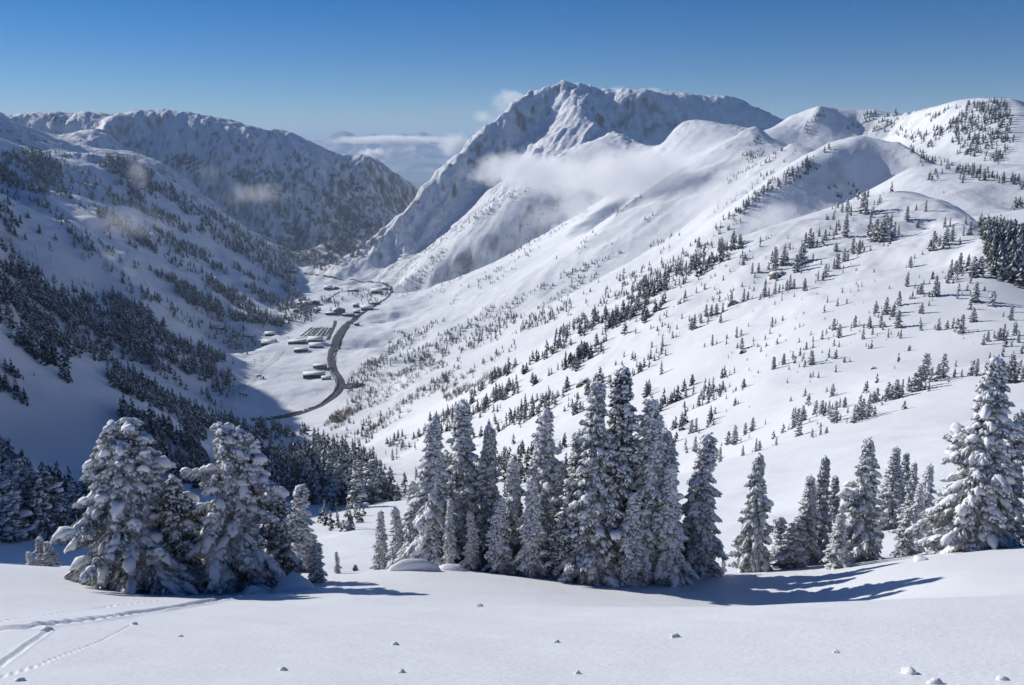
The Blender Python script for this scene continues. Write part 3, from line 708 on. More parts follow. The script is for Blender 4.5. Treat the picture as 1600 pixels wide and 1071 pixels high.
def conifer(seed, h, rad, nb, droop=.55, snow=1.0, blob=.13, twig=1.0, lean=(0, 0), tops=None, low=False, flat=0.0, rime=1.0):
    """snow-laden conifer; returns meshes of trunk, crown (needles) and snow"""
    rg = np.random.RandomState(seed)
    tr, cr, sn = MB(), MB(), MB()
    tops = tops or [(0, 0, 1.0)]
    def axis(f, t=0):
        ox, oy, hh = tops[t]
        k = max(0, f - .35) / .65
        return np.array([lean[0] * f * f * h + ox * k + .04 * math.sin(f * 9 + seed), lean[1] * f * f * h + oy * k + .04 * math.cos(f * 7 + seed), f * h * hh])
    for t in range(len(tops)):
        n = 8
        tr.tube([axis(i / n, t) for i in range(n + 1)], [max(.012, (.026 * h ** .8) * (1 - i / n) ** .8) * (1 if t == 0 else .7) for i in range(n + 1)], 7)
    BV, BF = ICO2; TV, TF = ICO1
    nvs = []
    tw_v, sb_v, sc_v = [], [], []
    def blobs(c, r, along, kind, tilt=0.0):
        V = (BV if kind else TV)
        k = 1 + (.22 if kind else .12) * rg.randn(len(V), 1)
        if kind:   # lumpy but coherent
            q = V * 1.7 + rg.rand(3) * 50
            k = 1 + .30 * np.sin(q[:, 0] * 2 + q[:, 2])[:, None] * np.cos(q[:, 1] * 2.3)[:, None] + .06 * rg.randn(len(V), 1)
        v = V * k
        ax = np.array([math.cos(along), math.sin(along)])
        a = v[:, 0] * r * (1.35 + .6 * rg.rand()); b = v[:, 1] * r * (.75 + .35 * rg.rand()); z = v[:, 2] * r * (.66 + .3 * rg.rand())
        z = z - .28 * (a * a) / r * .5 * (1 if kind else .3) + a * tilt      # sags over the bough
        out = np.stack([a * ax[0] - b * ax[1], a * ax[1] + b * ax[0], z], 1) + c
        (sb_v if kind else sc_v).append(out)
    for bi in range(nb):
        t = rg.randint(len(tops))
        f = .03 + .95 * ((bi + rg.rand()) / nb) ** 1.0
        az = bi * 2.399 + rg.rand() * .9
        L = rad(f, az) * (.42 + .80 * rg.rand() ** 1.2)
        if L < .08: L = .08
        p0 = axis(f, t)
        rise = .25 * (1 - flat) * (f - .1) + .06 * rg.randn()
        dr = droop * 1.25 * (.5 + .8 * rg.rand()) * (1.1 - .5 * f)
        def bp(s):
            return p0 + np.array([math.cos(az) * L * s, math.sin(az) * L * s, L * (rise * s - dr * s * s + .16 * s ** 4)])
        if not low:
            tr.tube([bp(0), bp(.5), bp(1)], [.010 + .012 * L, .008 + .006 * L, .004], 4)
        nt_ = max(5, int((14 + 36 * L) * twig))
        for k in range(nt_):
            s = .12 + .9 * (rg.rand() ** .75); s = min(s, 1.0)
            b = bp(s); a2 = az + (1 if k % 2 else -1) * (.45 + .75 * rg.rand()) * (1 if s < .93 else .3)
            tl = (.15 + .34 * L * (1.05 - s) + .08 * rg.rand()) * (1.5 if low else 1.0)
            d = np.array([math.cos(a2), math.sin(a2), -.30 - .35 * rg.rand()]); d /= np.linalg.norm(d)
            wd = (.034 + .026 * rg.rand()) * (2.6 if low else 1) + tl * .10
            side = np.array([-math.sin(a2), math.cos(a2), 0]); up = np.cross(d, side)
            for sv in (side, up):
                tw_v.append(np.array([b, b + d * tl * .45 + sv * wd, b + d * tl, b + d * tl * .5 - sv * wd * .9]))
            if rg.rand() < (.26 if low else .55) * snow:
                blobs(b + d * tl * .55 + np.array([0, 0, wd * .5]), .024 + .036 * rg.rand() + (.05 if low else 0), a2, 0, -.45)
        if low:
            if rg.rand() < .8 * snow: blobs(bp(.65) + np.array([0, 0, .05]), blob * (.5 + .6 * rg.rand()) * (.6 + L), az, 0)
        else:
            k = int((1.3 + 3.3 * L) * snow * (.3 + 1.2 * rg.rand()) + .5)
            for q in range(k):
                s = .28 + .74 * (q + rg.rand()) / max(1, k)
                r = blob * (.34 + .55 * rg.rand() ** 1.6) * (.75 + .5 * min(L, 1))
                blobs(bp(min(s, 1.02)) + np.array([0, 0, r * .35]), r, az + .3 * rg.randn(), 1, np.clip(rise - 2 * dr * s + .64 * s ** 3, -1.3, .5))
    for t in range(len(tops)):                                     # capped leader
        for k in range(7 if not low else 2):
            f = .93 + .075 * k / 6
            blobs(axis(min(f, 1.0), t) + np.array([.04 * rg.randn(), .04 * rg.randn(), 0]), blob * (.55 - .055 * k) * (.6 + .8 * rg.rand()), rg.rand() * 6, 0 if low else 1)
    def stack(arrs, f0):
        V = np.concatenate(arrs); k = len(arrs[0])
        F = (f0[None] + (np.arange(len(arrs)) * k)[:, None, None]).reshape(-1, f0.shape[1])
        return V, F
    cr.add(*stack(tw_v, np.array([[0, 1, 2, 3]])))
    if sb_v: sn.add(*stack(sb_v, BF))
    if sc_v: sn.add(*stack(sc_v, TF))
    return tr.mesh('trunk', True), cr.mesh('crown'), sn.mesh('snow_load', True)

def spire(r0, p=.85, wob=0.0):
    return lambda f, az: r0 * ((1 - f) ** p) * (.82 + .18 * math.sin(f * 23 + az)) * min(1, .45 + f * 5) + .05
def broad(r0):
    return lambda f, az: r0 * ((1 - f) ** .62) * (.72 + .28 * math.sin(2 * az + f * 11)) * min(1, .6 + f * 4) + .06
def tree_thing(meshes, name, label, cat, loc, sc=(1, 1, 1), rz=0.0, group=None, needle=None):
    e = bpy.data.objects.new(name, None); C.objects.link(e)
    e.location = loc; e.scale = sc; e.rotation_euler = (0, 0, rz); e['label'] = label; e['category'] = cat
    if group: e['group'] = group
    for nm, me, mm in zip(('trunk', 'crown', 'snow_load'), meshes, (M_bark, needle or M_needle, M_tsnow)):
        q = link(nm, me, mm, e)
        if nm != 'trunk': q['kind'] = 'stuff'
    return e
KIT = {}
KIT['spire_a'] = (6.0, conifer(1, 6.0, spire(1.3, 1.0), 165, .6, 1.25, .15))
KIT['spire_b'] = (6.0, conifer(2, 6.0, spire(1.25, 1.05), 165, .7, 1.6, .16, lean=(.02, 0)))
KIT['spire_c'] = (6.5, conifer(3, 6.5, spire(1.4, 1.05), 185, .5, .8, .13, 1.3))
KIT['spire_d'] = (6.5, conifer(4, 6.5, spire(1.3, .95), 185, .55, .9, .13, 1.3, lean=(-.015, .01)))
KIT['thin_a'] = (5.0, conifer(5, 5.0, spire(.95, .95), 130, .75, 1.5, .14, lean=(.035, 0)))
KIT['small_a'] = (2.5, conifer(6, 2.5, spire(.5, .8), 54, .6, 1.1, .11))
KIT['broad_a'] = (5.0, conifer(7, 5.0, broad(2.5), 230, .5, .95, .16, 1.2, tops=[(-.12, 0, .98), (.22, .1, 1.0)]))
KIT['broad_b'] = (5.0, conifer(8, 5.0, broad(2.1), 220, .55, .95, .16, 1.2, lean=(.03, 0), tops=[(-.25, 0, 1.0), (.25, .1, .97), (.75, 0, .9)]))
KIT['broad_c'] = (4.0, conifer(9, 4.0, broad(1.3), 110, .5, .75, .14, 1.2, lean=(.04, 0)))
KIT['cone_a'] = (5.5, conifer(10, 5.5, spire(1.75, .95), 200, .5, 1.1, .15, 1.2))
def hero(kit, px, pyt, Yd, pyb, label, wide=1.0, rz=0.0, needle=None, name='snowy_fir'):
    """stands on the land under bearing px at depth Yd, its tip reaching up to the surveyed height"""
    h0, me = KIT[kit]
    x, y, zt = P(px, pyt, Yd)
    zb = float(height(x, y)) - .12
    if pyb:
        zb = min(zb, P(px, pyb, Yd)[2] + .6)
        zb = max(zb, float(height(x, y)) - .5)
    s = max(.12, (zt - zb) / h0)
    return tree_thing(me, name, label, 'tree', (x, y, zb), (s * wide, s * wide, s), rz, 'snow-laden trees along the foreground edge', needle)
HERO = [
 ('broad_a', 182, 655, 22.5, 918, 'broad snow-laden double-topped pine, leftmost big tree in the foreground', 1.0, .2, M_needle, 'snowy_pine'),
 ('broad_c', 262, 742, 23.0, 922, 'darker leaning pine pressed against the right side of the leftmost big pine', 1.1, 0, M_needle_d, 'snowy_pine'),
 ('broad_b', 350, 660, 23.5, 925, 'broad ragged snow-caked pine with three tops, second big tree from the left', .95, 0, M_needle, 'snowy_pine'),
 ('broad_c', 425, 772, 25.0, 915, 'low frosted pine leaning right against the ragged three-topped pine', 1.1, 1.2, M_needle, 'snowy_pine'),
 ('thin_a', 461, 758, 30.0, 905, 'slim frosted tree standing behind the low leaning pine', 1.5, 0, M_needle, 'snowy_fir'),
 ('small_a', 492, 850, 24.5, 915, 'little snow-plastered fir beside the white snow mound', 1.3, 0, M_needle, 'snowy_fir'),
 ('small_a', 526, 862, 27, 915, 'tiny slim fir right of the snow mound', .7, 2, M_needle, 'snowy_fir'),
 ('small_a', 555, 882, 29, 912, 'stubby snow-covered sapling left of the scooped drift', 1.6, 4, M_needle, 'snowy_fir'),
 ('thin_a', 592, 800, 32, 900, 'short frosted fir at the left end of the central grove', 1.0, 1, M_needle, 'snowy_fir'),
 ('thin_a', 622, 792, 31, 895, 'short snow-lumped fir behind the scooped drift', 1.2, 3, M_needle, 'snowy_fir'),
 ('spire_b', 672, 655, 28.5, 890, 'tall white-plastered fir, leftmost tall spire of the central grove', 1.15, .3, M_needle, 'snowy_fir'),
 ('spire_a', 722, 624, 29.5, 890, 'tall snow-caked fir, second spire of the central grove', 1.1, 1.0, M_needle, 'snowy_fir'),
 ('spire_c', 763, 664, 29, 892, 'fir with dark lower boughs, third spire of the central grove', 1.0, 2.2, M_needle, 'snowy_fir'),
 ('thin_a', 700, 780, 27.5, 890, 'small slender fir with a bare lower trunk at the front of the central grove', .8, .4, M_needle, 'snowy_fir'),
 ('thin_a', 738, 800, 27.5, 891, 'low bushy fir in front of the second spire of the grove', 1.2, 2.4, M_needle, 'snowy_fir'),
 ('spire_b', 803, 715, 28, 895, 'shorter lumpy white fir between the third and fourth spires', 1.1, 4.4, M_needle, 'snowy_fir'),
 ('thin_a', 780, 775, 27, 892, 'heavily loaded short fir low in the gap of the central grove', 1.3, 5.0, M_needle, 'snowy_fir'),
 ('spire_a', 853, 637, 27.5, 902, 'pointed snow-laden fir in the middle of the central grove', 1.05, 3.0, M_needle, 'snowy_fir'),
 ('thin_a', 832, 748, 26.5, 903, 'narrow white fir in front of the middle spire', 1.1, 1.6, M_needle, 'snowy_fir'),
 ('spire_d', 890, 745, 26.3, 908, 'bushy half-height fir left of the two tallest spires', 1.35, 2.0, M_needle_d, 'snowy_fir'),
 ('spire_c', 933, 592, 26.0, 914, 'dark tall fir, left one of the two tallest spires', 1.0, .9, M_needle_d, 'snowy_fir'),
 ('spire_d', 968, 570, 26.4, 914, 'tallest dark fir of the central grove', 1.0, 3.3, M_needle_d, 'snowy_fir'),
 ('spire_a', 1018, 618, 26.4, 914, 'frosted tall fir just right of the tallest dark fir', 1.0, 5.1, M_needle, 'snowy_fir'),
 ('spire_b', 1052, 725, 26.0, 916, 'white drooping fir low at the right side of the grove', 1.1, 2.7, M_needle, 'snowy_fir'),
 ('thin_a', 985, 770, 25.6, 916, 'short dark fir at the foot of the tallest fir', 1.3, .1, M_needle_d, 'snowy_fir'),
 ('spire_b', 692, 705, 30.5, 890, 'frosted fir filling the gap between the first two spires of the grove', 1.3, 1.1, M_needle, 'snowy_fir'),
 ('spire_a', 905, 672, 28.0, 905, 'grey fir just behind the left one of the two tallest spires', 1.2, 4.1, M_needle, 'snowy_fir'),
 ('spire_b', 1000, 672, 28.0, 910, 'snowy fir squeezed between the tallest fir and its frosted neighbour', 1.3, 2.1, M_needle, 'snowy_fir'),
 ('spire_a', 1040, 668, 28.5, 908, 'snow-caked fir behind the white drooping one at the right of the grove', 1.2, 5.6, M_needle, 'snowy_fir'),
 ('spire_b', 872, 722, 27.2, 905, 'plastered fir between the middle spire and the tallest pair', 1.3, .6, M_needle, 'snowy_fir'),
 ('spire_b', 648, 752, 29.5, 892, 'white lumpy fir at the outer left side of the leftmost tall spire', 1.3, 3.6, M_needle, 'snowy_fir'),
 ('spire_a', 300, 800, 25.0, 922, 'dim frosted fir in the gap between the two big pines', 1.3, 3.6, M_needle, 'snowy_fir'),
 ('thin_a', 1096, 678, 28.5, 898, 'slender snow-plastered fir leaning right at the right end of the grove', 1.15, 0, M_needle, 'snowy_fir'),
 ('small_a', 1108, 840, 29.5, 895, 'small drooping fir under the leaning slender fir', 1.5, 1.0, M_needle, 'snowy_fir'),
 ('small_a', 1131, 872, 33, 895, 'tiny dark sapling in the open gap right of the grove', 1.0, 1.0, M_needle_d, 'snowy_fir'),
 ('cone_a', 1187, 708, 30.5, 893, 'lone pointed snowy fir on the far side of the hollow', .72, 0, M_needle, 'snowy_fir'),
 ('small_a', 1222, 808, 32, 893, 'small frosted fir tucked right of the lone pointed fir', 1.3, 2.0, M_needle, 'snowy_fir'),
 ('spire_c', 1289, 712, 33, 895, 'tall narrow fir in the right-hand cluster with a thin top', .95, 1.8, M_needle, 'snowy_fir'),
 ('spire_a', 1267, 742, 32, 895, 'frosted fir forming the left side of the right-hand cluster', 1.15, 3.9, M_needle, 'snowy_fir'),
 ('spire_d', 1308, 742, 36, 890, 'slim fir just behind the tall narrow one of the right-hand cluster', .9, .7, M_needle, 'snowy_fir'),
 ('small_a', 1242, 812, 30.5, 897, 'low bush of a fir at the left foot of the right-hand cluster', 1.6, 5.5, M_needle, 'snowy_fir'),
 ('cone_a', 1358, 684, 30, 888, 'wide snow-draped fir with a rounded tip, biggest of the right-hand cluster', .85, 2.5, M_needle, 'snowy_fir'),
 ('thin_a', 1316, 800, 28, 892, 'leaning white-draped fir at the front left of the wide snow-draped fir', 1.5, 4.0, M_needle, 'snowy_fir'),
 ('spire_c', 1402, 697, 52, 870, 'dark fir with little snow behind the wide snow-draped fir', 1.15, 0, M_needle_d, 'snowy_fir'),
 ('spire_d', 1416, 706, 54, 870, 'second dark fir just right of the dark one behind the wide snow-draped fir', 1.0, 2.0, M_needle_d, 'snowy_fir'),
 ('spire_c', 1430, 722, 47, 860, 'pointed grey fir right of the two dark ones', .9, 4.0, M_needle, 'snowy_fir'),
 ('spire_a', 1454, 724, 42, 850, 'pointed frosted fir left of the great tree at the right edge', 1.0, 1.0, M_needle, 'snowy_fir'),
 ('spire_b', 1440, 756, 36, 850, 'shorter snowy fir in front of the pointed frosted one', 1.0, 3.0, M_needle, 'snowy_fir'),
 ('thin_a', 1418, 792, 31, 862, 'small tilted fir at the snow rim left of the great tree', 1.3, 5.0, M_needle, 'snowy_fir'),
 ('small_a', 1476, 792, 30, 855, 'little fir under the long left bough of the great tree', 1.4, 2.2, M_needle, 'snowy_fir'),
 ('cone_a', 1556, 555, 27, 858, 'great snow-laden tree at the right edge of the photograph', .92, 1.1, M_needle, 'snowy_fir'),
 ('spire_c', 1594, 640, 29, 858, 'tall fir cut off by the right edge behind the great tree', 1.1, 1.7, M_needle_d, 'snowy_fir'),
 ('spire_c', 62, 838, 60, 888, 'dark little fir in the clump left of the leftmost big pine', 1.8, 0, M_needle_d, 'snowy_fir'),
 ('spire_d', 74, 845, 58, 888, 'dark fir at the right of the small clump by the leftmost big pine', 1.8, 2.0, M_needle_d, 'snowy_fir'),
 ('thin_a', 48, 862, 58, 888, 'lowest grey fir at the left of the small clump by the left edge', 1.8, 3.0, M_needle_d, 'snowy_fir'),
]
for k_, px, pt, Yd, pb, lab, wd, rz, nm_, nme in HERO:
    hero(k_, px, pt, Yd, pb, lab, wd, rz, nm_, nme)

# trees of the middle distance: own objects with shared meshes
LOW = [conifer(20 + i, 1.0 * 8, spire([1.5, 1.25, 1.7, 1.4][i], [.8, .75, .7, .85][i]), 54, .45, .7, .30, .30, low=True) for i in range(4)]
def rough_far(seed):
    """small distant conifer: drooping ragged boughs with snow on them, height 1"""
    rg = np.random.RandomState(seed); vd, vs = [], []
    r0 = .13 + .05 * rg.rand()
    for k in range(13):
        f = .06 + .86 * k / 12; az = k * 2.4 + rg.rand() * .8; L = r0 * (1 - f) ** .8 * (.8 + .5 * rg.rand()) + .02
        d = np.array([math.cos(az), math.sin(az), 0]); sdv = np.array([-d[1], d[0], 0]) * L * .75
        p = np.array([0, 0, f]); up = np.array([0, 0, .10])
        vd.append(np.array([p + up, p + d * L * .7 + sdv - up * .2, p + d * L * 1.1 - up * .8, p + d * L * .7 - sdv - up * .3]))
        if k % 2 == 0 or k > 8:
            vs.append(np.array([p + up * 1.2, p + d * L * .6 + sdv * .5 + up * .1, p + d * L * .95 - up * .35, p + d * L * .6 - sdv * .6 + up * .05]))
    a = .018
    tq = [np.array([(-a, 0, 0), (a, 0, 0), (0, 0, 1.02), (-a * .5, 0, .5)]), np.array([(0, -a, 0), (0, a, 0), (0, 0, 1.02), (0, -a * .5, .5)])]
    return np.concatenate(vd + tq), np.concatenate(vs)
FAR = [rough_far(100 + i) for i in range(6)]
rgt = np.random.RandomState(77)
MID = []       # x, y, height, label
z1 = lambda lst, lab: [(1080 + x / 3.06, 290 + y / 3.06, hh / 3.06, lab) for x, y, hh in lst]
z8 = lambda lst, lab: [(1080 + x / 2.677, 540 + y / 2.677, hh / 2.677, lab) for x, y, hh in lst]
NAMED = (
 z1([(575, 860, 70), (395, 885, 60), (440, 865, 55), (520, 820, 40), (550, 795, 35), (485, 830, 35), (690, 840, 45), (730, 860, 30), (250, 970, 45)], 'small fir on the open snow bench above the tree-lined rib')
 + z1([(100, 775, 55), (215, 745, 55), (385, 690, 50), (240, 790, 60)], 'small wind-packed fir on the hummocks below the rock outcrops')
 + z1([(625, 740, 45), (680, 700, 55), (705, 735, 65), (780, 690, 55), (850, 690, 50), (820, 745, 50), (865, 725, 40), (880, 615, 55), (930, 620, 80), (905, 680, 75), (990, 590, 65), (960, 640, 50), (985, 690, 80), (940, 735, 40), (1000, 735, 40), (915, 700, 40)], 'pointed fir of the loose cluster amid the right-hand snow face')
 + z1([(1095, 700, 45), (1180, 700, 55), (1100, 615, 50), (1250, 690, 50), (1290, 715, 85), (1270, 705, 60), (1345, 660, 65), (1395, 765, 50), (1415, 750, 50), (1490, 745, 70), (1470, 745, 55), (1545, 720, 60), (1560, 760, 50), (1525, 650, 70), (1530, 610, 40), (1440, 580, 65), (1355, 560, 90), (1270, 555, 45), (1165, 530, 90), (1180, 535, 60), (1095, 530, 50), (1080, 525, 45), (1030, 485, 65), (1045, 400, 50)], 'scattered bushy fir on the snow face near the right edge')
 + z1([(1155, 310, 85), (1140, 320, 50), (1215, 290, 75), (1185, 300, 50), (1245, 270, 70), (1210, 205, 45), (1235, 205, 40), (1235, 465, 90), (1225, 470, 60), (1280, 420, 80), (1260, 430, 60), (1320, 410, 70), (1345, 445, 90), (1380, 440, 90), (1330, 240, 60), (1310, 190, 40), (1300, 245, 45)], 'fir on the sunlit brow beside the dark wood at the right')
 + z1([(1030, 170, 60), (820, 135, 95), (835, 140, 70), (735, 250, 110), (880, 270, 100), (920, 270, 130), (900, 275, 90), (850, 240, 90), (690, 320, 40), (770, 330, 75), (800, 330, 60), (970, 240, 60), (990, 235, 40), (745, 130, 60), (720, 130, 45), (700, 110, 40), (900, 85, 40), (1120, 130, 50), (680, 165, 35), (640, 265, 50), (690, 240, 50), (610, 250, 40), (945, 250, 90), (935, 275, 60), (860, 265, 70)], 'frosted fir high on the rounded snow dome')
 + z1([(565, 300, 90), (580, 290, 60), (545, 285, 50), (530, 370, 90), (500, 420, 80), (515, 400, 70), (440, 400, 80), (395, 420, 110), (405, 400, 80), (290, 440, 50), (320, 430, 45), (470, 510, 70), (455, 505, 50), (540, 510, 60), (640, 450, 60), (630, 455, 40), (605, 465, 50), (700, 400, 70), (680, 410, 50), (730, 370, 60), (350, 540, 60), (370, 535, 40), (400, 525, 60), (420, 520, 40), (490, 500, 45)], 'dark scrubby fir beside the brown rock outcrop on the dome')
 + z1([(250, 560, 60), (190, 580, 70), (270, 555, 40), (150, 610, 45), (120, 620, 50), (95, 640, 50), (70, 650, 60), (45, 660, 50), (15, 690, 70), (140, 660, 50), (0, 700, 60)], 'fir in the line descending left from the rock outcrop')
 + z1([(35, 300, 50), (60, 370, 50), (85, 380, 40), (145, 310, 60), (130, 320, 50), (235, 290, 50), (160, 310, 40), (20, 390, 50), (195, 280, 40)], 'grey fir in the mist at the left side of the snow dome')
 + z8([(450, 380, 80), (430, 345, 90), (445, 340, 80), (465, 320, 70), (270, 445, 60), (285, 440, 45), (215, 465, 50), (120, 490, 70), (105, 485, 50), (180, 420, 90), (155, 415, 60), (225, 370, 50), (255, 360, 60), (355, 420, 40), (310, 335, 25), (590, 215, 55)], 'dark bushy fir at the lower left end of the tree-lined rib')
 + z8([(520, 290, 60), (545, 290, 60), (575, 290, 60), (560, 285, 45), (600, 320, 90), (585, 310, 60), (640, 265, 45), (620, 265, 40), (505, 385, 40), (540, 375, 35), (565, 370, 30), (700, 320, 110), (680, 325, 80), (715, 315, 90), (740, 300, 100), (735, 300, 70), (775, 240, 60), (760, 245, 50), (820, 230, 70), (810, 235, 55), (855, 225, 80), (835, 230, 60), (880, 215, 65), (905, 200, 60), (930, 195, 80), (945, 190, 100), (955, 180, 90), (970, 150, 110), (985, 130, 90), (1000, 160, 60), (1050, 145, 100), (1030, 150, 70), (1100, 138, 35), (1130, 135, 30), (1175, 130, 60), (1190, 130, 70)], 'snow-dusted fir standing in the row along the near snow rib')
 + z8([(1305, 160, 80), (1330, 165, 110), (1345, 160, 80), (1385, 150, 60), (1230, 125, 55), (1370, 140, 70), (1320, 150, 70)], 'fir beside the top of the great tree at the right edge')
 + z8([(340, 105, 55), (385, 85, 45), (500, 80, 55), (425, 60, 30), (455, 45, 35), (480, 25, 35), (220, 180, 40), (600, 60, 30)], 'lone fir on the smooth bench below the dome')
 + z8([(20, 360, 60), (50, 230, 60), (80, 220, 50), (30, 260, 50), (0, 370, 60), (15, 450, 70)], 'grey fir below the hummocks right of the central grove')
)
def hit_ok(a):
    return a[~np.isnan(a[:, 0])], ~np.isnan(a[:, 0])
hp = hits([q[0] for q in NAMED], [q[1] for q in NAMED])
for (px, py, hpx, lab), (x, y) in zip(NAMED, hp):
    if np.isnan(x): continue
    MID.append((x, y, hpx * math.hypot(x, y) / FPX * 1.03, lab))

# surveyed woods: outline in bearings, number of stems, heights in metres, streak of the clumps
WOODS = [
 ([(1120, 600), (1180, 470), (1260, 440), (1330, 400), (1500, 380), (1530, 450), (1600, 480), (1600, 560), (1400, 600), (1250, 660), (1120, 720)], 170, 1.5, 4.5, .25),
 ([(1000, 480), (1150, 400), (1240, 350), (1400, 310), (1420, 380), (1250, 430), (1120, 480), (1020, 560)], 150, 2.5, 6, .3),
 ([(0, 300), (200, 330), (340, 440), (420, 510), (340, 640), (200, 560), (0, 480)], 1100, 12, 19, .28),
 ([(0, 235), (60, 236), (210, 248), (150, 300), (0, 300)], 250, 13, 18, .2),
 ([(1150, 330), (1230, 345), (1160, 390), (1080, 440), (1000, 480), (960, 470), (1060, 400)], 160, 6, 10, .3),
 ([(0, 700), (0, 850), (60, 845), (110, 830), (240, 790), (230, 735), (130, 760), (60, 770)], 300, 11, 16, .0),
 ([(185, 640), (300, 690), (330, 735), (430, 700), (520, 690), (560, 705), (620, 778), (560, 795), (420, 785), (300, 765), (220, 720)], 900, 12, 18, -.1),
 ([(0, 520), (60, 570), (125, 585), (215, 625), (270, 652), (305, 690), (410, 690), (500, 680), (420, 668), (330, 650), (260, 620), (180, 560), (60, 500), (0, 480)], 800, 12, 18, .1),
 ([(0, 585), (70, 590), (120, 592), (110, 610), (40, 640), (0, 650)], 45, 8, 12, .3),
 ([(60, 440), (200, 470), (340, 560), (358, 600), (300, 600), (200, 565), (60, 500), (0, 480), (0, 420)], 1000, 15, 21, .18),
 ([(180, 330), (330, 400), (470, 460), (500, 490), (440, 512), (330, 500), (260, 450), (200, 400), (130, 340)], 1300, 16, 23, .2),
 ([(0, 235), (200, 248), (330, 330), (440, 400), (545, 400), (600, 385), (500, 425), (470, 455), (330, 385), (200, 325), (60, 305), (0, 290)], 2000, 16, 24, .22),
 ([(430, 375), (560, 372), (600, 380), (540, 400), (470, 412), (440, 400)], 500, 15, 22, .0),
 ([(200, 250), (450, 370), (580, 372), (640, 310), (560, 285), (430, 300), (300, 250)], 1200, 15, 22, .35),
 ([(20, 340), (150, 350), (220, 400), (120, 410), (0, 400)], 40, 8, 12, .5),
 ([(555, 560), (650, 515), (800, 455), (1000, 385), (1130, 345), (1150, 380), (1060, 440), (1000, 540), (900, 600), (760, 660), (640, 690), (560, 650), (540, 610)], 1500, 6, 10, .36),
 ([(640, 690), (760, 660), (900, 600), (1000, 540), (1060, 560), (1060, 700), (960, 770), (640, 780), (560, 720)], 700, 4.5, 8, .34),
 ([(610, 520), (700, 500), (820, 490), (960, 445), (1080, 400), (1080, 420), (960, 470), (830, 515), (700, 560), (600, 575)], 750, 6, 10, .26),
 ([(620, 450), (700, 370), (830, 280), (920, 250), (1040, 330), (950, 390), (800, 430), (700, 480), (620, 500)], 480, 6, 10, .32),
 ([(660, 385), (700, 345), (760, 305), (840, 262), (860, 280), (790, 320), (730, 370), (680, 410)], 130, 7, 11, .35),
 ([(610, 440), (640, 405), (690, 370), (700, 395), (660, 440), (620, 470)], 90, 6, 10, .3),
 ([(1340, 213), (1312, 222), (1250, 258), (1180, 300), (1145, 335), (1165, 330), (1215, 300), (1290, 262), (1340, 232)], 190, 6, 10, .2),
 ([(1190, 200), (1205, 222), (1180, 262), (1130, 295), (1150, 255), (1175, 225)], 80, 7, 10, .3),
 ([(1260, 222), (1235, 224), (1190, 255), (1130, 308), (1100, 340), (1150, 320), (1220, 262)], 90, 6, 10, .3),
 ([(1480, 168), (1570, 158), (1588, 215), (1560, 258), (1440, 232), (1400, 210), (1420, 195)], 620, 9, 14, .12),
 ([(1225, 190), (1280, 168), (1400, 178), (1420, 215), (1350, 205), (1260, 215)], 130, 9, 13, .4),
 ([(1400, 221), (1450, 243), (1530, 268), (1600, 285), (1600, 300), (1530, 282), (1440, 256)], 130, 7, 11, .1),
 ([(1440, 260), (1600, 300), (1600, 345), (1530, 330), (1450, 300)], 45, 7, 11, .4),
 ([(1530, 352), (1600, 360), (1600, 452), (1562, 442), (1545, 425), (1538, 390)], 420, 8, 12, -.1),
 ([(1270, 310), (1330, 316), (1400, 300), (1340, 290), (1290, 295)], 26, 7, 10, .2),
 ([(1010, 600), (1100, 570), (1150, 600), (1100, 700), (1030, 730), (1000, 680)], 60, 4, 7, .4),
 ([(500, 470), (530, 455), (610, 452), (600, 475), (560, 485), (520, 490)], 140, 9, 14, .15),
 ([(470, 480), (500, 475), (505, 500), (470, 505), (440, 500)], 60, 10, 15, .2),
 ([(330, 600), (372, 560), (385, 570), (350, 630), (325, 645)], 60, 10, 15, .3),
 ([(500, 690), (560, 640), (620, 650), (640, 700), (570, 700)], 90, 5, 9, .3),
 ([(480, 800), (560, 790), (580, 830), (500, 835)], 22, 4, 7, .2),
]
def in_poly(px, py, poly):
    c = np.zeros(px.shape, bool); n = len(poly)
    for i in range(n):
        x1, y1 = poly[i]; x2, y2 = poly[(i + 1) % n]
        if y1 == y2: continue
        cond = ((y1 > py) != (y2 > py)) & (px < (x2 - x1) * (py - y1) / (y2 - y1) + x1)
        c ^= cond
    return c
STEMS = []
for wi, (poly, cnt, h0, h1, clump) in enumerate(WOODS):
    xs = [p[0] for p in poly]; ys = [p[1] for p in poly]
    px = rgt.uniform(min(xs), max(xs), cnt * 14); py = rgt.uniform(min(ys), max(ys), cnt * 14)
    ok = in_poly(px, py, poly)
    sl_ = .62 if np.mean(xs) > 560 else -.62
    bnd = py + sl_ * px
    nz = fbm(bnd / 16, px / 70, 200 + wi, 3) * .9 + fbm(px / 9, py / 9, 300 + wi, 2) * .35
    ok &= nz > (clump - .22) * 1.2
    px, py = px[ok][:cnt], py[ok][:cnt]
    hpnt = hits(px, py)
    for (x, y) in hpnt[~np.isnan(hpnt[:, 0])]:
        STEMS.append((x, y, rgt.uniform(h0, h1) * (.35 + .8 * rgt.rand() ** .7)))
STEMS = np.array(STEMS)
VILLAGE_CLEAR = []
# the nearest of them become objects of their own
app = STEMS[:, 2] / np.hypot(STEMS[:, 0], STEMS[:, 1])
order = np.argsort(-app)
nsel = max(0, 285 - len(MID))
for i in order[:nsel]:
    x, y, hh = STEMS[i]
    lab = 'tall conifer in the dark wood below the shaded left bowl' if x < 0 and y > 100 else 'snow-dusted conifer low on the slope behind the central grove'
    MID.append((x, y, hh, lab))
rest = STEMS[order[nsel:]]
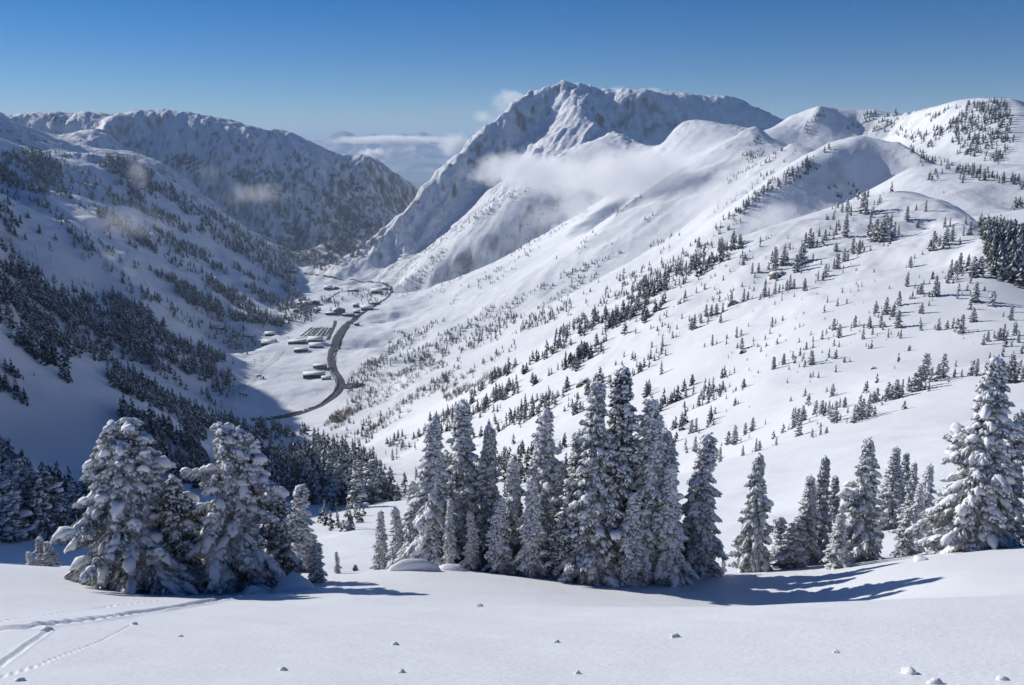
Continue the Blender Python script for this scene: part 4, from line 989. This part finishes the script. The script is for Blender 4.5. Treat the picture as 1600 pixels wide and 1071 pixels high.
# saplings and scrub gathered round the larger trees of the near slopes
extra = []
for x, y, hh, lab in MID:
    for _ in range(rgt.randint(0, 4)):
        a_, d_ = rgt.uniform(0, 6.28), hh * rgt.uniform(.25, 1.3)
        if y > 130: extra.append((x + d_ * math.cos(a_), y + d_ * math.sin(a_), hh * rgt.uniform(.15, .6)))
rest = np.concatenate([rest, np.array(extra)])
ORD = 'first second third fourth fifth sixth seventh eighth ninth tenth eleventh twelfth thirteenth fourteenth fifteenth sixteenth seventeenth eighteenth nineteenth twentieth'.split()
def ordinal(k):
    if k < 20: return ORD[k]
    if k >= 99: return 'hundredth' if k == 99 else 'one hundred and ' + ordinal(k - 100)
    t = ['twenty', 'thirty', 'forty', 'fifty', 'sixty', 'seventy', 'eighty', 'ninety'][(k + 1) // 10 - 2]
    return (t[:-1] + 'ieth') if (k + 1) % 10 == 0 else t + '-' + ORD[(k + 1) % 10 - 1]
zones = {}
for i, q in enumerate(MID): zones.setdefault(q[3], []).append(i)
for lab, ids in zones.items():
    ids.sort(key=lambda i: MID[i][0] / MID[i][1])
    if len(ids) > 98: continue
    for k, i in enumerate(ids):
        MID[i] = MID[i][:3] + (('leftmost ' if k == 0 else 'rightmost ' if k == len(ids) - 1 else ordinal(k) + ' from left: ') + lab,)
for x, y, hh, lab in MID:
    s = hh / 8.0; wv_ = s * rgt.uniform(.95, 1.9)
    tree_thing(LOW[rgt.randint(4)], 'conifer', lab, 'tree', (x, y, float(height(x, y)) - .15 * s), (wv_, wv_, s), rgt.uniform(0, 6.3), 'conifers of the middle distance', M_needle_d)
def scatter(name, pts, kinds, label, mats):
    """the many remaining stems as one mesh"""
    zz = height(pts[:, 0], pts[:, 1]); vv, ff, mi = [], [], []; n = 0
    for k in range(len(kinds)):
        sel = np.arange(len(pts)) % len(kinds) == k
        p = pts[sel]; z = zz[sel]
        for part, m_ in ((0, 0), (1, 1)):
            v = kinds[k][part]
            if not len(v): continue
            th = rgt.uniform(0, 6.28, len(p)); c, s_ = np.cos(th)[:, None], np.sin(th)[:, None]
            hh = p[:, 2][:, None]; wdt = hh * rgt.uniform(.9, 1.9, (len(p), 1))
            x = (v[None, :, 0] * c - v[None, :, 1] * s_) * wdt + p[:, :1]
            y = (v[None, :, 0] * s_ + v[None, :, 1] * c) * wdt + p[:, 1:2]
            q = v[None, :, 2] * hh + z[:, None] - .3
            V = np.stack([x, y, q], -1).reshape(-1, 3)
            vv.append(V); nf = len(V) // 4
            ff.append(np.arange(n, n + nf * 4).reshape(-1, 4)); mi.append(np.full(nf, m_)); n += len(V)
    me = mesh_np(name, np.concatenate(vv), np.concatenate(ff), smooth=False)
    for mm in mats: me.materials.append(mm)
    me.polygons.foreach_set('material_index', np.concatenate(mi).astype(np.int32))
    o = bpy.data.objects.new(name, me); C.objects.link(o); o['kind'] = 'stuff'; o['label'] = label
    return o
scatter('conifer_forest', rest, FAR, 'countless small snow-dusted conifers over the slopes and valley sides', [M_far, M_farsnow])
# bare brown aspen thickets above the road
def aspen(seed):
    rg = np.random.RandomState(seed); v = []
    for k in range(9):
        a = rg.rand() * 6.28; r = rg.rand() * .25; b = np.array([math.cos(a) * r, math.sin(a) * r, 0])
        t = b + np.array([.15 * rg.randn(), .15 * rg.randn(), .6 + .4 * rg.rand()]); s_ = np.array([math.cos(a + 1.5), math.sin(a + 1.5), 0]) * .022
        v.append(np.array([b - s_, b + s_, t + s_ * .3, t - s_ * .3]))
    return np.concatenate(v), np.zeros((0, 3))
ASP = [([(560, 600), (640, 565), (720, 560), (700, 600), (620, 660), (560, 690), (520, 660)], 520), ([(600, 540), (720, 520), (720, 560), (620, 590), (550, 590)], 320), ([(470, 660), (540, 640), (600, 640), (600, 670), (520, 690)], 240), ([(680, 600), (800, 560), (780, 590), (700, 630)], 160)]
ap = []
for poly, cnt in ASP:
    xs = [p[0] for p in poly]; ys = [p[1] for p in poly]
    px = rgt.uniform(min(xs), max(xs), cnt * 8); py = rgt.uniform(min(ys), max(ys), cnt * 8)
    ok = in_poly(px, py, poly) & (fbm((py + .62 * px) / 14, px / 80, 401, 3) > .02)
    h_ = hits(px[ok][:cnt], py[ok][:cnt]); h_ = h_[~np.isnan(h_[:, 0])]
    ap += [(x, y, rgt.uniform(4, 7)) for x, y in h_]
scatter('bare_aspens', np.array(ap), [aspen(i) for i in range(4)], 'thickets of bare brown aspens above the bend of the road', [M_twig, M_twig])

# ------------------------------------------------------------------ road, parking, village
M_road = plain('wet_road', (.085, .085, .09), .7, .16, .6)
M_roadsand = plain('sanded_road', (.13, .10, .08), .4, .1, .8)
M_slush = plain('packed_snow', (.62, .62, .62), .2, .2, .8)
def smooth_path(pts, step):
    pts = np.array(pts, float); d = np.r_[0, np.cumsum(np.hypot(*np.diff(pts, axis=0).T))]
    t = np.arange(0, d[-1], step); x = np.interp(t, d, pts[:, 0]); y = np.interp(t, d, pts[:, 1])
    for _ in range(6):
        x[1:-1] = (x[:-2] + 2 * x[1:-1] + x[2:]) / 4; y[1:-1] = (y[:-2] + 2 * y[1:-1] + y[2:]) / 4
    return np.stack([x, y], 1)
def ground(px, py):
    h_ = hits([px], [py])[0]
    return h_ if not np.isnan(h_[0]) else np.array(FL(px, py)[:2])
def frame_of(path):
    t = np.gradient(path, axis=0); t /= np.linalg.norm(t, axis=1)[:, None] + 1e-9
    return t, np.stack([-t[:, 1], t[:, 0]], 1)
def ribbon(name, pxpts, w, m_, label, lift=.9, over=0):
    path = smooth_path([ground(*p) for p in pxpts], 6.0)
    t, nrm = frame_of(path); ww = np.interp(np.linspace(0, 1, len(path)), np.linspace(0, 1, len(w)), w) if isinstance(w, (list, tuple)) else np.full(len(path), w)
    V = []
    for j in range(7):
        q = path + nrm * (ww * (j / 6 - .5))[:, None]
        V.append(np.stack([q[:, 0], q[:, 1], height(q[:, 0], q[:, 1]) + lift + (-1.2 if j in (0, 6) else 0)], 1))
    V = np.stack(V, 1); n = len(path)
    F = [(i * 7 + j, i * 7 + j + 1, (i + 1) * 7 + j + 1, (i + 1) * 7 + j) for i in range(n - 1) for j in range(6)]
    link(name, mesh_np(name, V.reshape(-1, 3), F), m_, kind='structure', label=label)
    return path
road1 = ribbon('road', [(393, 657), (430, 655), (462, 649), (490, 640), (512, 628), (526, 616), (533, 603), (528, 590), (520, 577), (517, 562), (520, 548), (527, 532), (535, 518), (545, 507), (556, 497), (570, 488), (584, 480), (596, 472), (608, 463)], [15, 17, 18, 17, 17, 22, 26, 24, 20, 14, 10, 9], M_road, 'dark cleared road curving along the valley floor')
road2 = ribbon('road', [(608, 463), (612, 456), (607, 448), (596, 443), (575, 440), (550, 438), (525, 436), (508, 433), (492, 430), (474, 428)], 11, M_roadsand, 'brown sanded upper road crossing the foot of the mountain')
ribbon('road', [(533, 604), (545, 606), (556, 604), (563, 600)], [24, 46, 34], M_road, 'short dark lay-by with parked cars at the bend of the road', 1.0)
ribbon('road', [(512, 532), (518, 520), (523, 508), (524, 502)], 9, M_road, 'narrow dark access lane between the car park and the road', 1.0)
ribbon('road', [(440, 521), (452, 531), (462, 538), (480, 538), (500, 536), (512, 530)], 8, M_slush, 'grey packed lane below the car park', 1.0)
ribbon('road', [(512, 470), (522, 462), (532, 456)], 8, M_road, 'dark lane climbing between the upper lodges', 1.0)
ribbon('car_park', [(480, 528), (505, 513)], [70, 80], M_slush, 'packed snow surface of the car park', .8)
# groomed pistes and snow banks on the valley floor
ribbon('piste', [(330, 652), (360, 625), (390, 597), (420, 568), (440, 548)], [22, 26, 26, 22], plain('groomed_snow', (.74, .75, .77), .06, .3), 'pale groomed lift track running up the valley floor', .7)
CARM = []
for nm, c in (('dark', (.03, .03, .035)), ('grey', (.14, .145, .15)), ('blue', (.04, .06, .11)), ('red', (.16, .03, .025)), ('white', (.6, .6, .6))):
    CARM.append(plain('car_paint_' + nm, c, .1, .5, .35))
M_glass = plain('dark_glass', (.02, .024, .03), .2, 1, .15)
M_tyre = plain('tyre', (.02, .02, .02), .2, 3, .9)
CARS = []
for k, cm in enumerate(CARM):
    b_ = MB(); b_.box((0, 0, .35), (4.5, 1.8, .6), 0, 0, .96); b_.box((-.25, 0, .95), (2.6, 1.6, .55), 0, 1, .8); b_.box((-.25, 0, 1.5), (1.9, 1.25, .06 if k % 2 else .16), 0, 0 if k % 2 else 3)
    for sx in (-1.4, 1.4):
        for sy in (-.8, .8): b_.box((sx, sy, 0), (.65, .22, .65), 0, 2)
    me = b_.mesh('car_body')
    for mm in (cm, M_glass, M_tyre, M_tsnow): me.materials.append(mm)
    CARS.append(me)
CW_ = ['dark', 'grey', 'dark blue', 'dull red', 'white']
ncar = [0]
def car(x, y, rz, where, grp, lift=.9):
    k = rgt.choice(5, p=[.38, .25, .17, .08, .12])
    o = link('parked_car', CARS[k], [], None, label=f'{CW_[k]} car, {where}', category='car', group=grp)
    for_z = float(height(x, y)) + lift
    o.location = (x, y, for_z); o.rotation_euler = (0, 0, rz + rgt.uniform(-.06, .06)); ncar[0] += 1
def cars_along(path, s0, s1, gap, side, where, grp, perp=True, off=None, lift=1.0, skip=.06):
    t, nrm = frame_of(path); d = np.r_[0, np.cumsum(np.hypot(*np.diff(path, axis=0).T))]
    L = d[-1]
    kk = [0]
    for a in np.arange(s0 * L, s1 * L, gap):
        if rgt.rand() < skip: continue
        x = np.interp(a, d, path[:, 0]); y = np.interp(a, d, path[:, 1]); i = int(np.interp(a, d, np.arange(len(d))))
        n = nrm[i]; tt = t[i]
        kk[0] += 1; rz = math.atan2(n[1], n[0]) if perp else math.atan2(tt[1], tt[0])
        car(x + n[0] * off * side, y + n[1] * off * side, rz, ordinal(kk[0] - 1) + ' ' + where, grp, lift)
cars_along(road1, .0, .30, 3.1, 1, 'from left in the lower road row', 'cars parked along the lower road', True, 5.8)
cars_along(road1, .42, .56, 6.0, -1, 'along the bank at the bend of the road', 'cars parked at the bend of the road', False, 6.5)
cars_along(road1, .33, .40, 6, -1, 'on the wide corner below the bend', 'cars parked at the bend of the road', True, 6)
lay = smooth_path([ground(*p) for p in [(537, 606), (548, 608), (557, 604), (563, 600)]], 4)
cars_along(lay, .1, 1, 3.2, 1, 'in the far row of the lay-by', 'cars parked at the bend of the road', True, 4, 1.1)
cars_along(lay, .1, 1, 3.2, -1, 'in the near row of the lay-by', 'cars parked at the bend of the road', True, 6, 1.1)
for k in range(7):
    a, b_ = ground(470 + 6.2 * k, 526.5), ground(488 + 4.9 * k, 513.5)
    pth = smooth_path([a, b_], 3.0)
    cars_along(pth, 0, 1, 3.6, 1, 'in the ' + ORD[k] + ' slanting row of the big car park', 'cars in the big car park', True, .5, 1.0, .08)

M_wall = [plain('brown_timber', (.12, .08, .055), .3, .4), plain('grey_timber', (.16, .16, .165), .25, .4), plain('dark_timber', (.06, .055, .055), .3, .4), plain('tan_stucco', (.30, .25, .20), .2, .4)]
M_roofsnow = M_tsnow
def building(px, py, wpx, hpx, kind, wall, label, rz=0.0, deep=.6, name='lodge', cat='lodge'):
    g = ground(px, py); r = math.hypot(*g); Wd = wpx / FPX * r; H = hpx * .85 / FPX * r; Dp = Wd * deep
    e = bpy.data.objects.new(name, None); C.objects.link(e)
    y0 = g[1] + Dp / 2
    zb = min(float(height(g[0] + sx * Wd / 2, y0 + sy * Dp / 2)) for sx in (-1, 1) for sy in (-1, 1)) - .5
    H += .5 * max(0, float(height(g[0], g[1])) - zb)
    e.location = (g[0], y0, zb); e.rotation_euler = (0, 0, rz); e['label'] = label; e['category'] = cat
    wl = MB(); rf = MB()
    if kind == 'flat':
        wl.box((0, 0, 0), (Wd, Dp, H)); rf.box((0, 0, H + .003), (Wd + 1, Dp + 1, .6))
    else:
        wl.box((0, 0, 0), (Wd, Dp, H)); pk = min(Wd, Dp) * .32
        if kind == 'gable_x':
            wl.add([(-Wd / 2, -Dp / 2, H), (-Wd / 2, Dp / 2, H), (-Wd / 2, 0, H + pk), (Wd / 2, -Dp / 2, H), (Wd / 2, Dp / 2, H), (Wd / 2, 0, H + pk)], [(0, 1, 2), (3, 5, 4)])
            for sg in (-1, 1):
                q = [(sx * (Wd / 2 + .7), sg * (Dp / 2 + .8), H - .4 + dz) for sx in (-1, 1) for dz in (0, .8)] + [(sx * (Wd / 2 + .7), 0, H + pk + .05 + dz) for sx in (-1, 1) for dz in (0, .8)]
                rf.add(q, [(0, 2, 6, 4), (1, 5, 7, 3), (0, 1, 3, 2), (4, 6, 7, 5), (0, 4, 5, 1), (2, 3, 7, 6)])
        else:
            wl.add([(-Wd / 2, -Dp / 2, H), (Wd / 2, -Dp / 2, H), (0, -Dp / 2, H + pk), (-Wd / 2, Dp / 2, H), (Wd / 2, Dp / 2, H), (0, Dp / 2, H + pk)], [(0, 1, 2), (3, 5, 4)])
            for sg in (-1, 1):
                q = [(sg * (Wd / 2 + .8), sy * (Dp / 2 + .7), H - .4 + dz) for sy in (-1, 1) for dz in (0, .8)] + [(0, sy * (Dp / 2 + .7), H + pk + .05 + dz) for sy in (-1, 1) for dz in (0, .8)]
                rf.add(q, [(0, 2, 6, 4), (1, 5, 7, 3), (0, 1, 3, 2), (4, 6, 7, 5), (0, 4, 5, 1), (2, 3, 7, 6)])
    link('wall', wl.mesh('wall'), wall, e); link('roof', rf.mesh('roof'), M_roofsnow, e)
    cols = max(2, int(wpx / 4.5)); rows = 2 if hpx > 6 else 1
    wm = MB(); ww, wh = Wd / cols * .55, H / rows * .42
    wm.box((0, 0, 0), (ww, .3, wh)); wme = wm.mesh('window'); wme.materials.append(M_glass)
    for rr in range(rows):
        for cc in range(cols):
            o = bpy.data.objects.new('window', wme); C.objects.link(o); o.parent = e
            o.location = ((cc + .5) / cols * Wd - Wd / 2, -Dp / 2 - .12, H * (rr + .35) / rows)
    return e
B = [
 (463, 538, 27, 6, 'flat', 0, 'long brown lodge with a snow-covered roof at the lower left of the car park', .15),
 (492, 537, 22, 7, 'gable_x', 0, 'brown lodge with a snowy gabled roof below the middle of the car park', .1),
 (469, 551, 20, 5, 'flat', 2, 'low dark building nearest below the car park lodges', .1),
 (493, 545, 22, 5, 'gable_x', 1, 'grey building with a snowy roof between the car park and the road bank', .2),
 (516, 494, 15, 4, 'flat', 2, 'low dark wing left of the large white-roofed lodge above the car park', 0),
 (529, 492, 17, 8, 'gable_y', 1, 'large lodge with a steep white roof above the car park', .5),
 (544, 495, 17, 4, 'flat', 2, 'long low wing right of the large white-roofed lodge', -.1),
 (556, 481, 9, 5, 'gable_x', 1, 'small grey house left of the road above the big lodge', 0),
 (573, 486, 19, 5, 'gable_x', 1, 'wide house with a snowy roof beside the upper end of the dark road', .1),
 (584, 477, 13, 4, 'flat', 2, 'flat dark building nearest the upper bend of the dark road', 0),
 (557, 491, 10, 3.5, 'gable_x', 0, 'small brown cabin right behind the long low wing', 0),
 (557, 509, 8, 4, 'flat', 2, 'little dark hut on the right bank of the road', 0),
 (462, 489, 9, 5, 'gable_y', 0, 'lone snowy-roofed cabin at the edge of the shaded wood', .3),
 (480, 480, 14, 6, 'gable_x', 2, 'dark chalet in the shaded wood with a broad white roof', .1),
 (493, 478, 11, 6, 'gable_y', 2, 'tall dark chalet in the shaded wood right of the broad-roofed one', 0),
 (495, 487, 11, 4, 'gable_x', 2, 'low dark chalet in front of the tall chalet in the shade', .2),
 (468, 478, 8, 4, 'gable_x', 2, 'small dark chalet farthest left in the shaded wood', 0),
 (512, 454, 12, 4, 'gable_x', 1, 'grey house with a white roof left of the upper wood', 0),
 (525, 453, 8, 4, 'gable_y', 2, 'small dark house beside the climbing lane', 0),
 (552, 456, 15, 4, 'flat', 2, 'long dark building among the upper trees below the sanded road', .05),
 (588, 459, 17, 5, 'gable_x', 2, 'dark house among trees under the right end of the sanded road', .1),
 (602, 454, 9, 4, 'gable_x', 1, 'grey house at the hairpin of the sanded road', 0),
 (457, 427, 11, 4, 'gable_x', 1, 'remote white-roofed house left of the start of the sanded road', 0),
 (421, 526, 15, 5, 'gable_x', 0, 'brown lift building with a snowy roof at the foot of the shaded slope', .2),
 (419, 539, 22, 5, 'gable_x', 2, 'dark base lodge with a snowy roof left of the car park', .1),
 (342, 518, 13, 4, 'gable_x', 2, 'dark cabin at the foot of the wooded slope farthest left on the valley floor', 0),
 (389, 528, 11, 4, 'flat', 2, 'small flat dark hut below the wooded slope', 0),
 (499, 577, 21, 7, 'flat', 3, 'tan flat-roofed lodge beside the road in the middle of the valley floor', .15),
 (489, 592, 34, 9, 'flat', 2, 'big dark glazed lodge with a white flat roof on the open snow', .2),
 (509, 594, 14, 4, 'gable_x', 0, 'low brown building between the big glazed lodge and the road bend', .3),
 (476, 675, 13, 5, 'gable_x', 0, 'brown cabin among trees below the long row of parked cars', .1),
]
for px, py, wp, hpx_, kd, wi_, lab, rz in B: building(px, py, wp, hpx_, kd, M_wall[wi_], lab, rz)
# ski lifts
M_steel = plain('lift_steel', (.10, .105, .11), .2, 1, .5)
LT = [(346, 640, 'lowest'), (365, 620, 'second lowest'), (383, 602, 'third from below'), (398.5, 571, 'tall'), (411, 567, 'highest')]
tops = []
for px, py, wh in LT:
    g = ground(px, py); z = float(height(*g)); e = bpy.data.objects.new('lift_tower', None); C.objects.link(e)
    e.location = (g[0], g[1], z - .3); e['label'] = f'{wh} steel lift tower on the groomed track of the valley floor'; e['category'] = 'lift tower'; e['group'] = 'lift towers on the valley floor'
    e.rotation_euler = (0, 0, .35)
    m1 = MB(); m1.tube([(0, 0, 0), (0, 0, 11)], [.45, .3], 8); link('pole', m1.mesh('pole', True), M_steel, e)
    m2 = MB(); m2.box((0, 0, 11), (6, .35, .4)); link('crossarm', m2.mesh('crossarm'), M_steel, e)
    for sx in (-2.7, 2.7):
        m3 = MB(); m3.box((sx, 0, 10.4), (.3, 2.4, .5)); link('sheave', m3.mesh('sheave'), M_steel, e)
    tops.append((g[0], g[1], z + 10.4))
for sg, wh in ((-1, 'left'), (1, 'right')):
    cb = MB(); cb.tube([(x + sg * 2.6, y, z) for x, y, z in tops], [.06] * len(tops), 4)
    link('lift_cable', cb.mesh('lift_cable'), M_steel, None, label=f'{wh} lift cable strung between the towers on the valley floor', category='cable')
def lift_station(px, py, label):
    g = ground(px, py); e = bpy.data.objects.new('lift_station', None); C.objects.link(e); e.location = (g[0], g[1], float(height(*g)) - .2); e['label'] = label; e['category'] = 'lift station'
    a = MB(); a.box((0, 0, 4), (9, 4, 2.2), 0, 0, .9); link('housing', a.mesh('housing'), M_steel, e)
    for sx in (-2.5, 2.5):
        b_ = MB(); b_.tube([(sx, 0, 0), (sx, 0, 4)], [.4, .4], 7); link('leg', b_.mesh('leg', True), M_steel, e)
    b_ = MB(); b_.box((7, 1, 0), (3, 3, 3), 0, 0); link('cabin', b_.mesh('cabin'), M_wall[0], e)
    b_ = MB(); b_.box((0, 0, 6.2), (9, 4, .6)); link('roof', b_.mesh('roof'), M_roofsnow, e)
lift_station(405, 593, 'lift station on legs in the middle of the valley floor')
lift_station(378, 620, 'smaller lift station lower down the valley floor')

# rock outcrops of the dome
m, nt, b = mat('brown_rock'); n = noise_node(nt, .35, 6, .65); r = ramp(nt, n.outputs[0], [(.3, (.07, .055, .042)), (.55, (.19, .145, .10)), (.75, (.32, .26, .19))])
nt.links.new(r.outputs[0], b.inputs['Base Color']); bump(nt, b, n.outputs[0], .8, .5); M_rock = m
def outcrop(px, py, wpx, hpx, seed, label, deep=.7):
    g = ground(px, py); r_ = math.hypot(*g); Wd = wpx / FPX * r_ / 2; H = hpx / FPX * r_
    e = bpy.data.objects.new('rock_outcrop', None); C.objects.link(e); e.location = (g[0], g[1], float(height(*g)) - .45 * H); e['label'] = label; e['category'] = 'rock'
    v, f = ICO3; q = v * 1.5 + seed * 7.3
    k = 1 + .9 * (vnoise(q[:, 0] * 1.3 + q[:, 2], q[:, 1] * 1.3, seed) - .5) + .3 * (vnoise(q[:, 0] * 3, q[:, 2] * 3 + q[:, 1] * 2, seed + 1) - .5)
    w_ = v * k[:, None] * np.array([Wd, Wd * deep, H])
    link('rock', mesh_np('rock', w_, f, 3, False), M_rock, e)
    cap = v * (k * (1 + .05 * np.sin(q[:, 0] * 3)))[:, None] * np.array([Wd * 1.05, Wd * deep * 1.5, H * .75]) + np.array([Wd * .12, Wd * deep * .8, H * .5])
    link('snow_cap', mesh_np('snow_cap', cap, f, 3, True), M_tsnow, e)
outcrop(1221, 436, 24, 8, 1, 'brown weathered rock band showing through the snow of the dome')
outcrop(1146, 477, 17, 6, 2, 'small tan rock lower left of the brown rock band')
outcrop(1207, 440, 9, 5, 6, 'broken grey rock just left of the brown rock band')
outcrop(912, 603, 18, 8, 4, 'dark overhanging rock on the hummocky slope behind the central grove')
outcrop(1162, 552, 12, 4.5, 5, 'low rock lump on the hummocks below the outcrops')
outcrop(1365, 580, 7, 3, 7, 'tiny bare rock poking from the smooth bench')

# snow forms of the foreground
def lump(name, px, pyt, Yd, wm_, hm_, dm_, seed, label, cat, rough_=.3, sink=.35):
    x, y, _ = P(px, pyt, Yd); v, f = ICO3; q = v * 1.3 + seed * 5.1
    k = 1 + rough_ * (vnoise(q[:, 0] * 1.2 + q[:, 2], q[:, 1] * 1.2, seed) - .5) + rough_ * .6 * (vnoise(q[:, 0] * 3, q[:, 2] * 3 + q[:, 1] * 2, seed + 1) - .5)
    w_ = v * k[:, None] * np.array([wm_ / 2, dm_ / 2, hm_])
    o = link(name, mesh_np(name, w_, f, 3, True), M_fresh, None, label=label, category=cat)
    o.location = (x, y, float(height(x, y)) - sink * hm_)
lump('snow_mound', 460, 905, 22.3, 1.35, .78, 1.0, 1, 'white rounded snow mound at the foot of the low leaning pine', 'snow mound')
lump('snow_mound', 395, 920, 22.0, .75, .30, .6, 2, 'small flat snow mound under the ragged three-topped pine', 'snow mound')
lump('snow_drift', 648, 882, 26.2, 1.9, .62, .5, 3, 'scooped wind drift with a blue shaded face in front of the grove', 'snow drift', .12, .3)
lump('snow_drift', 706, 888, 26.6, 1.1, .34, .6, 4, 'small pointed drift right of the scooped one', 'snow drift', .2, .3)
CL = [(75, 986, .12, 'ball of snow at the end of the dotted roll track'), (210, 976, .07, 'small snow clod at the end of the thin groove'), (31, 1064, .055, 'snow clod in the lower left corner'), (282, 995, .05, 'little snow clod right of the thin groove'), (442, 1048, .06, 'snow crumb low in the left half of the foreground'), (617, 1008, .06, 'snow crumb in the middle of the foreground'), (626, 1051, .05, 'snow crumb near the lower edge left of the middle'), (1422, 1052, .11, 'largest snow clod in the lower right of the foreground'), (1460, 1068, .08, 'snow clod at the bottom edge on the right'), (1055, 996, .07, 'snow clod below the blue tree shadow'), (902, 1053, .05, 'snow crumb near the lower edge right of the middle'), (870, 1004, .06, 'snow clod below the two tallest firs'), (1567, 1062, .06, 'flat snow crumb in the lower right corner'), (1307, 1020, .05, 'tiny snow crumb below the hollow'), (750, 948, .10, 'low ripple of snow in front of the grove')]
for i, (px, py, rr_, lab) in enumerate(CL):
    g = first_hit(px, py)
    lump('snow_clod', px, py, g[1], rr_ * 1.5, rr_ * .7, rr_ * 1.2, 20 + i, lab, 'snow clod', .6, .2)
lump('snow_mound', 1442, 872, 24.6, .55, .16, .5, 40, 'low disturbed snow heap on the right rim', 'snow mound', .5)
_t = 0 and sum(len(o.data.loops) - 2 * len(o.data.polygons) for o in {o.data.name: o for o in S.objects if o.type == 'MESH'}.values())
